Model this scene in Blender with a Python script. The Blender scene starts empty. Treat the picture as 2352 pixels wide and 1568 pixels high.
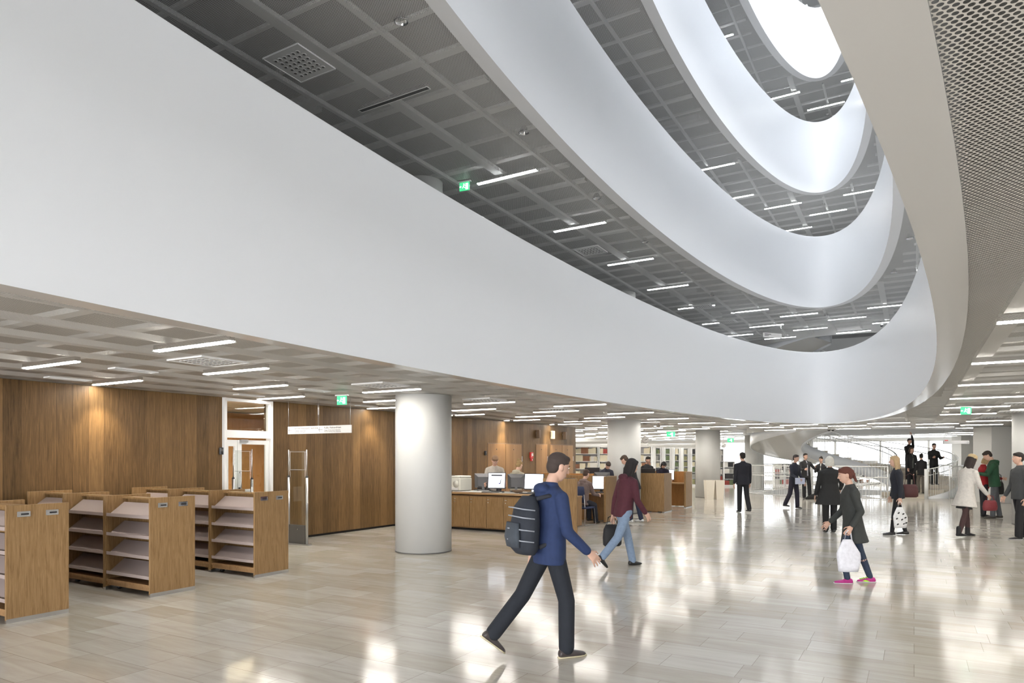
import bpy, bmesh, math, random
from mathutils import Vector, Matrix, geometry
random.seed(7)
S = bpy.context.scene
COL = S.collection
R = math.radians
# ------------------------------------------------------------------ camera, world, exposure
EYE = 1.70; HZ = 1048.0; FPX = 1568.0; YAW = 30.5
cam = bpy.data.cameras.new('camera'); camo = bpy.data.objects.new('camera', cam); COL.objects.link(camo)
camo.location = (0, 0, EYE); camo.rotation_euler = (R(90), 0, R(YAW))
cam.lens = 24.0; cam.sensor_width = 36.0; cam.shift_y = (HZ-784.0)/2352.0; cam.clip_start = 0.05; cam.clip_end = 300
S.camera = camo
S.cycles.max_bounces = 8; S.cycles.glossy_bounces = 3; S.cycles.transparent_max_bounces = 8; S.cycles.sample_clamp_indirect = 6.0
S.view_settings.view_transform = 'Standard'; S.view_settings.look = 'None'
S.view_settings.gamma = 1; S.view_settings.use_curve_mapping = False
S.view_settings.exposure = 0.06
w = bpy.data.worlds.new('world'); S.world = w; w.use_nodes = True
w.node_tree.nodes['Background'].inputs[0].default_value = (0.86, 0.93, 1.0, 1); w.node_tree.nodes['Background'].inputs[1].default_value = 1.2
SKY_POWER = 1500.0; LAMP = 84.0; LAMP_HI = 72.0; WINDOW = 3.6; LOBBY_FILL = 2300.0; GALLERY_FILL = 230.0; SPOT = 85.0
VR = Vector((math.cos(R(YAW)), math.sin(R(YAW)), 0)); VF = Vector((-math.sin(R(YAW)), math.cos(R(YAW)), 0))
def G(px, py, z=0.0):
    "the point of a level plane that the photograph shows at this pixel"
    d = FPX*(z-EYE)/(HZ-py); t = (px-1176.0)/FPX
    p = VR*(d*t)+VF*d; return Vector((p.x, p.y, z))
def UV(u, v, z=0.0):
    p = VR*u+VF*v; return Vector((p.x, p.y, z))
def area(name, loc, size, power, col, rot=(0,0,0), size_y=None):
    l = bpy.data.lights.new(name, 'AREA'); l.energy = power; l.color = col; l.size = size
    if size_y: l.shape = 'RECTANGLE'; l.size_y = size_y
    o = bpy.data.objects.new(name, l); o.location = loc; o.rotation_euler = rot; COL.objects.link(o); return o
CEIL = 2.79; ST = 3.85
WX = -10.95        # plane of the wooden wall
# daylight of the roof glazing over the top of the atrium
area('skylight_daylight', (-2.7, 16.2, 20.95), 4.4, SKY_POWER, (0.93, 0.96, 1.0), (0,0,0), 18.0)
area('street_window_daylight', (-1.0, -8.8, 1.45), 16.0, LOBBY_FILL, (0.97, 0.98, 1.0), (R(90), 0, 0), 2.3)  # unseen fill light added behind the camera to brighten floor and guard wall
for _k in (1, 2):  # unseen fill lights added on the galleries to brighten the guard walls
    area('gallery_window_daylight', (8.8, 12.0, 5.2+3.85*_k-3.85), 26.0, GALLERY_FILL*(2.2 if _k == 1 else 3.4), (0.95, 0.97, 1.0), (R(90), 0, R(90)), 2.2)
    area('gallery_end_daylight', (-2.5, -8.8, 5.2+3.85*_k-3.85), 12.0, GALLERY_FILL, (0.95, 0.97, 1.0), (R(90), 0, 0), 2.2)
# ------------------------------------------------------------------ tags
def tag(o, label=None, cat=None, group=None, kind=None):
    if label: o['label'] = label
    if cat: o['category'] = cat
    if group: o['group'] = group
    if kind: o['kind'] = kind
    return o
def empty(name, loc=(0,0,0), rz=0.0, label=None, cat=None, group=None, kind=None):
    o = bpy.data.objects.new(name, None); COL.objects.link(o); o.location = loc; o.rotation_euler = (0,0,rz)
    o.empty_display_size = 0.1
    return tag(o, label, cat, group, kind)
def copy_tree(o, parent=None):
    c = o.copy(); COL.objects.link(c); c.parent = parent
    for ch in list(o.children): copy_tree(ch, c)
    return c
# ------------------------------------------------------------------ mesh builder
class MB:
    def __init__(s): s.v = []; s.f = []; s.m = []; s.sm = []
    def add(s, vs, fs, mi=0, smooth=False):
        b = len(s.v); s.v += [tuple(v) for v in vs]
        for f in fs: s.f.append([b+i for i in f]); s.m.append(mi); s.sm.append(smooth)
        return s
    def box(s, c, d, rz=0.0, mi=0, M=None):
        x, y, z = d[0]/2, d[1]/2, d[2]/2
        vs = [Vector((sx*x, sy*y, sz*z)) for sz in (-1,1) for sy in (-1,1) for sx in (-1,1)]
        T = M if M is not None else Matrix.Translation(c) @ Matrix.Rotation(rz, 4, 'Z')
        return s.add([T @ v for v in vs], [(0,2,3,1),(4,5,7,6),(0,1,5,4),(2,6,7,3),(0,4,6,2),(1,3,7,5)], mi)
    def rbox(s, c, d, r=0.01, rz=0.0, mi=0):
        "box with chamfered vertical and top edges"
        x, y, z = d[0]/2, d[1]/2, d[2]/2; r = min(r, x*.9, y*.9, z*.9)
        def ring(ix, iy, zz): return [(-ix+0,-iy+r if 0 else -iy,zz)]
        vs = []; T = Matrix.Translation(c) @ Matrix.Rotation(rz, 4, 'Z')
        for zz, k in ((-z, r), (-z+r, 0), (z-r, 0), (z, r)):
            a, b = x-k, y-k; q = r if k == 0 else 0.0001
            for px, py in ((-a+q,-b),(a-q,-b),(a,-b+q),(a,b-q),(a-q,b),(-a+q,b),(-a,b-q),(-a,-b+q)): vs.append(T @ Vector((px, py, zz)))
        fs = []
        for k in range(3):
            for i in range(8): j = (i+1) % 8; fs.append((k*8+i, k*8+j, k*8+8+j, k*8+8+i))
        fs.append(tuple(range(7,-1,-1))); fs.append(tuple(range(24,32)))
        return s.add(vs, fs, mi)
    def loft(s, rings, n=16, mi=0, smooth=True, cap=True):
        "rings: (centre, half-axis vector a, half-axis vector b)"
        vs = []
        for c, a, b in rings:
            c = Vector(c); a = Vector(a); b = Vector(b)
            for i in range(n):
                t = 2*math.pi*i/n; vs.append(c + a*math.cos(t) + b*math.sin(t))
        fs = []
        for k in range(len(rings)-1):
            for i in range(n):
                j = (i+1) % n; fs.append((k*n+i, k*n+j, (k+1)*n+j, (k+1)*n+i))
        if cap: fs.append(tuple(range(n-1,-1,-1))); fs.append(tuple(range((len(rings)-1)*n, len(rings)*n)))
        return s.add(vs, fs, mi, smooth)
    def cyl(s, p0, p1, r0, r1=None, n=12, mi=0, smooth=True, cap=True):
        p0 = Vector(p0); p1 = Vector(p1); r1 = r0 if r1 is None else r1
        d = (p1-p0).normalized(); a = d.orthogonal().normalized(); b = d.cross(a)
        return s.loft([(p0, a*r0, b*r0), (p1, a*r1, b*r1)], n, mi, smooth, cap)
    def capsule(s, p0, p1, r0, r1=None, n=10, mi=0, flat=1.0, up=None):
        "tapered limb with rounded ends; flat squashes it along the second axis"
        p0 = Vector(p0); p1 = Vector(p1); r1 = r0 if r1 is None else r1
        d = (p1-p0); L = d.length; d = d/L if L > 1e-6 else Vector((0,0,1))
        if up is None: a = d.orthogonal().normalized()
        else: a = Vector(up).cross(d).normalized()
        b = d.cross(a)
        rg = []
        for t in (-.98,-.8,-.45,0): q = math.sqrt(1-t*t)*r0; rg.append((p0+d*(t*r0), a*q, b*q*flat))
        for t in (0,.45,.8,.98): q = math.sqrt(1-t*t)*r1; rg.append((p1+d*(t*r1), a*q, b*q*flat))
        return s.loft(rg, n, mi)
    def ball(s, c, r, n=12, mi=0, M=None):
        c = Vector(c); rx, ry, rz_ = (r, r, r) if not hasattr(r, '__len__') else r
        rot = M if M is not None else Matrix.Identity(3)
        rg = []
        for k in range(9):
            a = -math.pi/2 + math.pi*(k+0.02)/8.04; q = math.cos(a)
            rg.append((c + rot @ Vector((0,0,rz_*math.sin(a))), rot @ Vector((rx*q,0,0)), rot @ Vector((0,ry*q,0))))
        return s.loft(rg, n, mi)
    def tube(s, pts, r, n=6, mi=0, closed=False):
        pts = [Vector(p) for p in pts]; N = len(pts); rg = []
        for i, p in enumerate(pts):
            if closed: d = pts[(i+1) % N]-pts[i-1]
            else: d = pts[min(i+1, N-1)]-pts[max(i-1, 0)]
            d = d.normalized(); up = Vector((0,0,1)) if abs(d.z) < .95 else Vector((1,0,0))
            a = d.cross(up).normalized(); b = a.cross(d).normalized()
            rg.append((p, a*r, b*r))
        if closed: rg.append(rg[0])
        return s.loft(rg, n, mi, True, not closed)
    def prism(s, poly, z0, z1, mi=0, M=None, smooth=False):
        n = len(poly); T = M or Matrix.Identity(4)
        vs = [T @ Vector((p[0], p[1], z0)) for p in poly]+[T @ Vector((p[0], p[1], z1)) for p in poly]
        fs = [(i, (i+1) % n, n+(i+1) % n, n+i) for i in range(n)]
        s.add(vs, fs, mi, smooth)
        return s.add(vs, [tuple(range(n-1,-1,-1)), tuple(range(n, 2*n))], mi)
    def plate(s, outer, holes, z, down=True, mi=0):
        "flat sheet with holes"
        loops = [[Vector((p[0], p[1], 0)) for p in l] for l in [outer]+holes]
        tris = geometry.tessellate_polygon(loops)
        pts = [(p.x, p.y, z) for l in loops for p in l]
        fs = []
        for t in tris:
            a, b, c = [Vector(pts[i]) for i in t]; nz = (b-a).cross(c-a).z
            if abs(nz) < 1e-9: continue
            fs.append(tuple(t) if (nz < 0) == down else (t[0], t[2], t[1]))
        return s.add(pts, fs, mi)
    def build(s, name, mats, parent=None, loc=None, rz=None):
        me = bpy.data.meshes.new(name); me.from_pydata(s.v, [], s.f)
        mats = mats if isinstance(mats, (list, tuple)) else [mats]
        for m in mats: me.materials.append(m)
        me.polygons.foreach_set('material_index', s.m); me.polygons.foreach_set('use_smooth', s.sm); me.update()
        o = bpy.data.objects.new(name, me); COL.objects.link(o)
        if parent is not None: o.parent = parent
        if loc is not None: o.location = loc
        if rz is not None: o.rotation_euler = (0,0,rz)
        return o
def fixn(o):
    bm = bmesh.new(); bm.from_mesh(o.data); bmesh.ops.recalc_face_normals(bm, faces=bm.faces); bm.to_mesh(o.data); bm.free(); return o
# ------------------------------------------------------------------ materials
def mat(name, col, rough=0.5, metal=0.0, spec=0.5, emit=None, es=0.0, alpha=None, trans=0.0, coat=0.0, noise=0.0, nscale=8.0):
    m = bpy.data.materials.new(name); m.use_nodes = True; nt = m.node_tree; b = nt.nodes['Principled BSDF']
    b.inputs['Base Color'].default_value = (*col, 1); b.inputs['Roughness'].default_value = rough; b.inputs['Metallic'].default_value = metal
    b.inputs['Specular IOR Level'].default_value = spec; b.inputs['Coat Weight'].default_value = coat
    if trans: b.inputs['Transmission Weight'].default_value = trans
    if emit: b.inputs['Emission Color'].default_value = (*emit, 1); b.inputs['Emission Strength'].default_value = es
    if alpha is not None: b.inputs['Alpha'].default_value = alpha
    if noise:
        tc = nt.nodes.new('ShaderNodeTexCoord'); n = nt.nodes.new('ShaderNodeTexNoise'); n.inputs['Scale'].default_value = nscale
        mx = nt.nodes.new('ShaderNodeMix'); mx.data_type = 'RGBA'
        nt.links.new(tc.outputs['Object'], n.inputs['Vector']); nt.links.new(n.outputs['Fac'], mx.inputs['Factor'])
        mx.inputs['A'].default_value = (*[c*(1-noise) for c in col], 1); mx.inputs['B'].default_value = (*[min(1, c*(1+noise)) for c in col], 1)
        nt.links.new(mx.outputs['Result'], b.inputs['Base Color'])
    return m
def N(nt, t, **k):
    n = nt.nodes.new(t)
    for a, b in k.items(): setattr(n, a, b)
    return n
def wood(name, dark, light, axis='Z', plank=None, rough=0.45, grain=1.0, world=True, gscale=14.0):
    "oak veneer: grain runs along the axis; plank = (axis across, width) gives each board its own tone"
    m = bpy.data.materials.new(name); m.use_nodes = True; nt = m.node_tree; b = nt.nodes['Principled BSDF']; L = nt.links.new
    tc = N(nt, 'ShaderNodeTexCoord'); src = tc.outputs['Object']
    mp = N(nt, 'ShaderNodeMapping'); L(src, mp.inputs['Vector'])
    sc = {'X': (.06,1,1), 'Y': (1,.06,1), 'Z': (1,1,.06)}[axis]
    mp.inputs['Scale'].default_value = [v*gscale for v in sc]
    n1 = N(nt, 'ShaderNodeTexNoise'); n1.inputs['Scale'].default_value = 3.0; n1.inputs['Detail'].default_value = 6; n1.inputs['Roughness'].default_value = .65
    n1.inputs['Distortion'].default_value = .6
    L(mp.outputs[0], n1.inputs['Vector'])
    val = n1.outputs['Fac']
    if plank:
        sep = N(nt, 'ShaderNodeSeparateXYZ'); L(src, sep.inputs[0])
        d = N(nt, 'ShaderNodeMath', operation='DIVIDE'); L(sep.outputs[plank[0]], d.inputs[0]); d.inputs[1].default_value = plank[1]
        fl = N(nt, 'ShaderNodeMath', operation='FLOOR'); L(d.outputs[0], fl.inputs[0])
        wn = N(nt, 'ShaderNodeTexWhiteNoise', noise_dimensions='1D'); L(fl.outputs[0], wn.inputs['W'])
        mx = N(nt, 'ShaderNodeMath', operation='MULTIPLY_ADD'); L(wn.outputs['Value'], mx.inputs[0]); mx.inputs[1].default_value = 0.33
        ml = N(nt, 'ShaderNodeMath', operation='MULTIPLY'); L(val, ml.inputs[0]); ml.inputs[1].default_value = 0.75*grain
        L(ml.outputs[0], mx.inputs[2])
        fr = N(nt, 'ShaderNodeMath', operation='FRACT'); L(d.outputs[0], fr.inputs[0])
        gt = N(nt, 'ShaderNodeMath', operation='GREATER_THAN'); L(fr.outputs[0], gt.inputs[0]); gt.inputs[1].default_value = .985
        sb = N(nt, 'ShaderNodeMath', operation='SUBTRACT'); L(mx.outputs[0], sb.inputs[0]); mm = N(nt, 'ShaderNodeMath', operation='MULTIPLY'); L(gt.outputs[0], mm.inputs[0]); mm.inputs[1].default_value = .5
        L(mm.outputs[0], sb.inputs[1]); val = sb.outputs[0]
    cr = N(nt, 'ShaderNodeValToRGB'); cr.color_ramp.elements[0].position = .25; cr.color_ramp.elements[0].color = (*dark, 1)
    cr.color_ramp.elements[1].position = .8; cr.color_ramp.elements[1].color = (*light, 1)
    L(val, cr.inputs[0]); L(cr.outputs[0], b.inputs['Base Color']); b.inputs['Roughness'].default_value = rough; b.inputs['Specular IOR Level'].default_value = .3
    return m
M = {}
M['white'] = mat('white_paint', (.80,.80,.79), .45, spec=.4)
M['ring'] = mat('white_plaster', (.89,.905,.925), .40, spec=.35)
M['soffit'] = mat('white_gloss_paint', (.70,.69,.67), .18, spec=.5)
M['column'] = mat('column_paint', (.54,.54,.525), .62, spec=.25)
M['slabgrey'] = mat('grey_concrete', (.30,.30,.29), .8, noise=.12, nscale=1.5)
M['gallery_floor'] = mat('grey_gallery_floor', (.38,.38,.38), .5)
M['joist'] = mat('grey_joist_paint', (.70,.70,.68), .6)
M['oak_wall'] = wood('oak_wall_planks', (.052,.028,.010), (.235,.137,.057), 'Z', (1, .23), .42)
M['oak_x'] = wood('oak_wall_end', (.052,.028,.010), (.235,.137,.057), 'Z', (0, .31), .42)
M['oak'] = wood('oak_panel', (.165,.092,.034), (.38,.24,.115), 'Z', None, .42, gscale=22)
M['oak_top'] = wood('oak_worktop', (.28,.16,.07), (.50,.33,.18), 'X', None, .35, gscale=18)
M['oak_dark'] = wood('oak_inside', (.22,.12,.05), (.42,.26,.13), 'Z', None, .5, gscale=18)
M['oak_red'] = wood('oak_red_panel', (.28,.12,.035), (.50,.25,.09), 'Z', None, .4, gscale=18)
M['tray'] = mat('pale_rose_acrylic', (.40,.335,.32), .25, spec=.5)
M['steel'] = mat('brushed_steel', (.62,.62,.62), .28, 1.0)
M['chrome'] = mat('chrome', (.82,.82,.83), .08, 1.0)
M['dark'] = mat('dark_plastic', (.025,.025,.028), .35)
M['darkgrey'] = mat('dark_grey_metal', (.11,.105,.10), .45)
M['black'] = mat('black_gap', (.01,.01,.01), .7)
M['grey'] = mat('grey_plastic', (.42,.42,.43), .35)
M['graphite'] = mat('graphite_plastic', (.12,.12,.125), .4)
M['printer'] = mat('off_white_plastic', (.72,.71,.64), .4)
M['rail'] = mat('white_lacquer_steel', (.82,.82,.80), .28, spec=.5)
M['stone'] = mat('pale_stone_step', (.62,.56,.46), .35, noise=.1, nscale=3)
M['red'] = mat('red_enamel', (.62,.03,.03), .35)
M['brown'] = mat('brown_enamel', (.20,.13,.08), .5)
M['cream'] = mat('cream_enamel', (.62,.55,.40), .5)
M['planter'] = mat('cream_lacquer', (.80,.74,.63), .4)
M['ink'] = mat('sign_black_ink', (.02,.02,.02), .6)
M['sign'] = mat('sign_white_face', (.78,.76,.74), .5)
M['bookcase'] = mat('white_bookcase', (.88,.88,.88), .45)
M['lamp'] = mat('lit_diffuser', (1,1,1), .5, emit=(1.0,.955,.88), es=LAMP)
M['lamp_hi'] = mat('lit_diffuser_upper', (1,1,1), .5, emit=(.96,.98,1.0), es=LAMP_HI)
M['lamp_off'] = mat('unlit_diffuser', (.10,.10,.10), .4)
M['spotlit'] = mat('lit_downlight', (1,1,1), .5, emit=(1.0,.93,.80), es=14.0)
M['skyglass'] = mat('roof_glazing', (.9,.95,1), .4, emit=(.93,.96,1.0), es=3.0)
M['winglass'] = mat('bright_window_glazing', (.9,.95,1), .3, emit=(.92,.96,1.0), es=WINDOW)
M['green'] = mat('exit_sign_green', (.05,.45,.22), .4, emit=(.06,.55,.22), es=1.3)
M['exitwhite'] = mat('exit_sign_white', (.9,1,.95), .4, emit=(.75,1.0,.88), es=2.6)
M['screen'] = mat('lit_screen', (.9,.92,1), .2, emit=(.86,.90,1.0), es=1.0)
M['screen_ink'] = mat('screen_dark_bar', (.02,.02,.03), .3)
M['screen_blue'] = mat('screen_violet_mark', (.25,.2,.6), .3, emit=(.3,.25,.75), es=.4)
M['paper'] = mat('white_paper', (.86,.86,.86), .7)
def glass(name, tint, alpha):
    m = bpy.data.materials.new(name); m.use_nodes = True; nt = m.node_tree; nt.nodes.clear(); L = nt.links.new
    o = N(nt, 'ShaderNodeOutputMaterial'); t = N(nt, 'ShaderNodeBsdfTransparent'); g = N(nt, 'ShaderNodeBsdfGlossy'); g.inputs['Roughness'].default_value = .02
    t.inputs[0].default_value = (*tint, 1); mx = N(nt, 'ShaderNodeMixShader'); fr = N(nt, 'ShaderNodeLayerWeight'); fr.inputs[0].default_value = .12
    ad = N(nt, 'ShaderNodeMath', operation='MULTIPLY_ADD'); L(fr.outputs['Fresnel'], ad.inputs[0]); ad.inputs[1].default_value = .5; ad.inputs[2].default_value = alpha
    L(ad.outputs[0], mx.inputs[0]); L(t.outputs[0], mx.inputs[1]); L(g.outputs[0], mx.inputs[2]); L(mx.outputs[0], o.inputs[0]); return m
M['glass'] = glass('clear_glass', (.93,.95,.94), .04)
def perforated(name, col, p=.022, r=.0082):
    m = bpy.data.materials.new(name); m.use_nodes = True; nt = m.node_tree; b = nt.nodes['Principled BSDF']; L = nt.links.new
    b.inputs['Base Color'].default_value = (*col, 1); b.inputs['Roughness'].default_value = .42
    out = nt.nodes['Material Output']; tc = N(nt, 'ShaderNodeTexCoord'); q = p*math.sqrt(3)
    fl = N(nt, 'ShaderNodeVectorMath', operation='MULTIPLY'); fl.inputs[1].default_value = (1,1,0); L(tc.outputs['Object'], fl.inputs[0])
    ds = []
    for off in ((0,0,0), (.5,.5,0)):
        a = N(nt, 'ShaderNodeVectorMath', operation='MULTIPLY_ADD'); L(fl.outputs[0], a.inputs[0]); a.inputs[1].default_value = (1/p,1/q,0); a.inputs[2].default_value = off
        f = N(nt, 'ShaderNodeVectorMath', operation='FRACTION'); L(a.outputs[0], f.inputs[0])
        c = N(nt, 'ShaderNodeVectorMath', operation='SUBTRACT'); L(f.outputs[0], c.inputs[0]); c.inputs[1].default_value = (.5,.5,0)
        s2 = N(nt, 'ShaderNodeVectorMath', operation='MULTIPLY'); L(c.outputs[0], s2.inputs[0]); s2.inputs[1].default_value = (p,q,0)
        l = N(nt, 'ShaderNodeVectorMath', operation='LENGTH'); L(s2.outputs[0], l.inputs[0]); ds.append(l.outputs['Value'])
    mn = N(nt, 'ShaderNodeMath', operation='MINIMUM'); L(ds[0], mn.inputs[0]); L(ds[1], mn.inputs[1])
    lt = N(nt, 'ShaderNodeMath', operation='LESS_THAN'); L(mn.outputs[0], lt.inputs[0]); lt.inputs[1].default_value = r
    t = N(nt, 'ShaderNodeBsdfTransparent'); mx = N(nt, 'ShaderNodeMixShader'); L(lt.outputs[0], mx.inputs[0]); L(b.outputs[0], mx.inputs[1]); L(t.outputs[0], mx.inputs[2])
    L(mx.outputs[0], out.inputs[0]); return m
M['perf'] = perforated('perforated_sheet', (.76,.73,.68))
M['perf_top'] = perforated('perforated_sheet_top', (.90,.90,.90))
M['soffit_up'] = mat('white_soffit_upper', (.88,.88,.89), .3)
M['perf_up'] = perforated('perforated_sheet_upper', (.84,.84,.83))
def stone_floor():
    m = bpy.data.materials.new('polished_limestone'); m.use_nodes = True; nt = m.node_tree; b = nt.nodes['Principled BSDF']; L = nt.links.new
    tc = N(nt, 'ShaderNodeTexCoord')
    br = N(nt, 'ShaderNodeTexBrick'); L(tc.outputs['Object'], br.inputs['Vector']); br.inputs['Scale'].default_value = 1.0
    br.inputs['Brick Width'].default_value = .83; br.inputs['Row Height'].default_value = .36; br.inputs['Mortar Size'].default_value = .0022
    br.inputs['Mortar Smooth'].default_value = 0; br.offset = .37; br.offset_frequency = 2; br.squash = .72; br.squash_frequency = 3; br.inputs['Bias'].default_value = -.15
    br.inputs['Color1'].default_value = (.50,.465,.405,1); br.inputs['Color2'].default_value = (.62,.60,.565,1); br.inputs['Mortar'].default_value = (.32,.29,.25,1)
    mp = N(nt, 'ShaderNodeMapping'); L(tc.outputs['Object'], mp.inputs['Vector']); mp.inputs['Scale'].default_value = (.7,5.5,1)
    n1 = N(nt, 'ShaderNodeTexNoise'); n1.inputs['Scale'].default_value = 1.6; n1.inputs['Detail'].default_value = 8; n1.inputs['Roughness'].default_value = .62; n1.inputs['Distortion'].default_value = .8
    L(mp.outputs[0], n1.inputs['Vector'])
    cr = N(nt, 'ShaderNodeValToRGB'); cr.color_ramp.elements[0].position = .32; cr.color_ramp.elements[0].color = (.87,.85,.82,1); cr.color_ramp.elements[1].position = .7; cr.color_ramp.elements[1].color = (1.07,1.075,1.08,1)
    L(n1.outputs['Fac'], cr.inputs[0])
    mx = N(nt, 'ShaderNodeMix', data_type='RGBA', blend_type='MULTIPLY'); mx.inputs['Factor'].default_value = 1
    L(br.outputs['Color'], mx.inputs['A']); L(cr.outputs[0], mx.inputs['B']); L(mx.outputs['Result'], b.inputs['Base Color'])
    n2 = N(nt, 'ShaderNodeTexNoise'); n2.inputs['Scale'].default_value = 2.2; n2.inputs['Detail'].default_value = 3; L(tc.outputs['Object'], n2.inputs['Vector'])
    mr = N(nt, 'ShaderNodeMapRange'); L(n2.outputs['Fac'], mr.inputs[0]); mr.inputs[3].default_value = .095; mr.inputs[4].default_value = .15; L(mr.outputs[0], b.inputs['Roughness'])
    b.inputs['Specular IOR Level'].default_value = .72
    bp = N(nt, 'ShaderNodeBump'); bp.inputs['Strength'].default_value = .012; bp.inputs['Distance'].default_value = .02
    n3 = N(nt, 'ShaderNodeTexNoise'); n3.inputs['Scale'].default_value = 5.0; mp3 = N(nt, 'ShaderNodeMapping'); L(tc.outputs['Object'], mp3.inputs['Vector']); mp3.inputs['Scale'].default_value = (.5,1.4,1)
    L(mp3.outputs[0], n3.inputs['Vector']); L(n3.outputs['Fac'], bp.inputs['Height']); L(bp.outputs[0], b.inputs['Normal'])
    return m
M['floor'] = stone_floor()
# ------------------------------------------------------------------ the setting: floors, ceilings, atrium rings, walls
RINGS = [(-2.57, 9.6, 2.78, 15.0), (-2.57, 13.0, 2.25, 11.7), (-2.65, 15.5, 1.77, 9.3), (-2.70, 17.9, 1.30, 6.95), (-2.70, 16.2, 1.85, 8.7)]
def ell(i, off=0.0, n=160):
    cx, cy, a, b = RINGS[i]; out = []
    for k in range(n):
        t = 2*math.pi*k/n; x, y = a*math.cos(t), b*math.sin(t); nx, ny = x/a/a, y/b/b; l = math.hypot(nx, ny)
        out.append((cx+x+off*nx/l, cy+y+off*ny/l))
    return out
SC = UV(15.5, 31.5); SR_I, SR_O, S_A0 = 2.0, 4.22, -75.0      # spiral stair: centre, inner and outer radius, start angle in the lobby frame
def sp(r, a, z=0.0):
    t = R(a); return SC + VR*(r*math.cos(t)) + VF*(r*math.sin(t)) + Vector((0,0,z))
def circ(r, a0=0, a1=360, n=72):
    return [(sp(r, a0+(a1-a0)*k/n).x, sp(r, a0+(a1-a0)*k/n).y) for k in range(n + (0 if a1-a0 >= 360 else 1))]
STAIR_HOLE = 4.42
def rect(x0, y0, x1, y1): return [(x0,y0),(x1,y0),(x1,y1),(x0,y1)]
# ground floor, open under the stair for the flight that goes down
hole = circ(STAIR_HOLE, -63, 262, 70) + [tuple(sp(1.7, -98)[:2]), tuple(sp(1.7, -63)[:2])]
mb = MB(); mb.plate(rect(-30,-9,12,50), [hole], 0.0, down=False)
tag(mb.build('floor', M['floor']), 'polished pale limestone floor of the lobby', 'floor', kind='structure')
mb = MB(); mb.plate(rect(-30,-9,12,50), [hole], -.45)
hl = len(hole)
mb.add([(p[0],p[1],0) for p in hole]+[(p[0],p[1],-.45) for p in hole], [(i,(i+1)%hl,hl+(i+1)%hl,hl+i) for i in range(hl)])
tag(mb.build('floor_slab', M['white']), 'edge of the floor slab around the stair opening', 'floor', kind='structure')
mb = MB(); mb.add([(-8,20,-3.9),(12,20,-3.9),(12,48,-3.9),(-8,48,-3.9)], [(0,1,2,3)])
tag(mb.build('floor_lower', M['stone']), 'pale floor of the storey below the spiral stair', 'floor', kind='structure')
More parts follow.
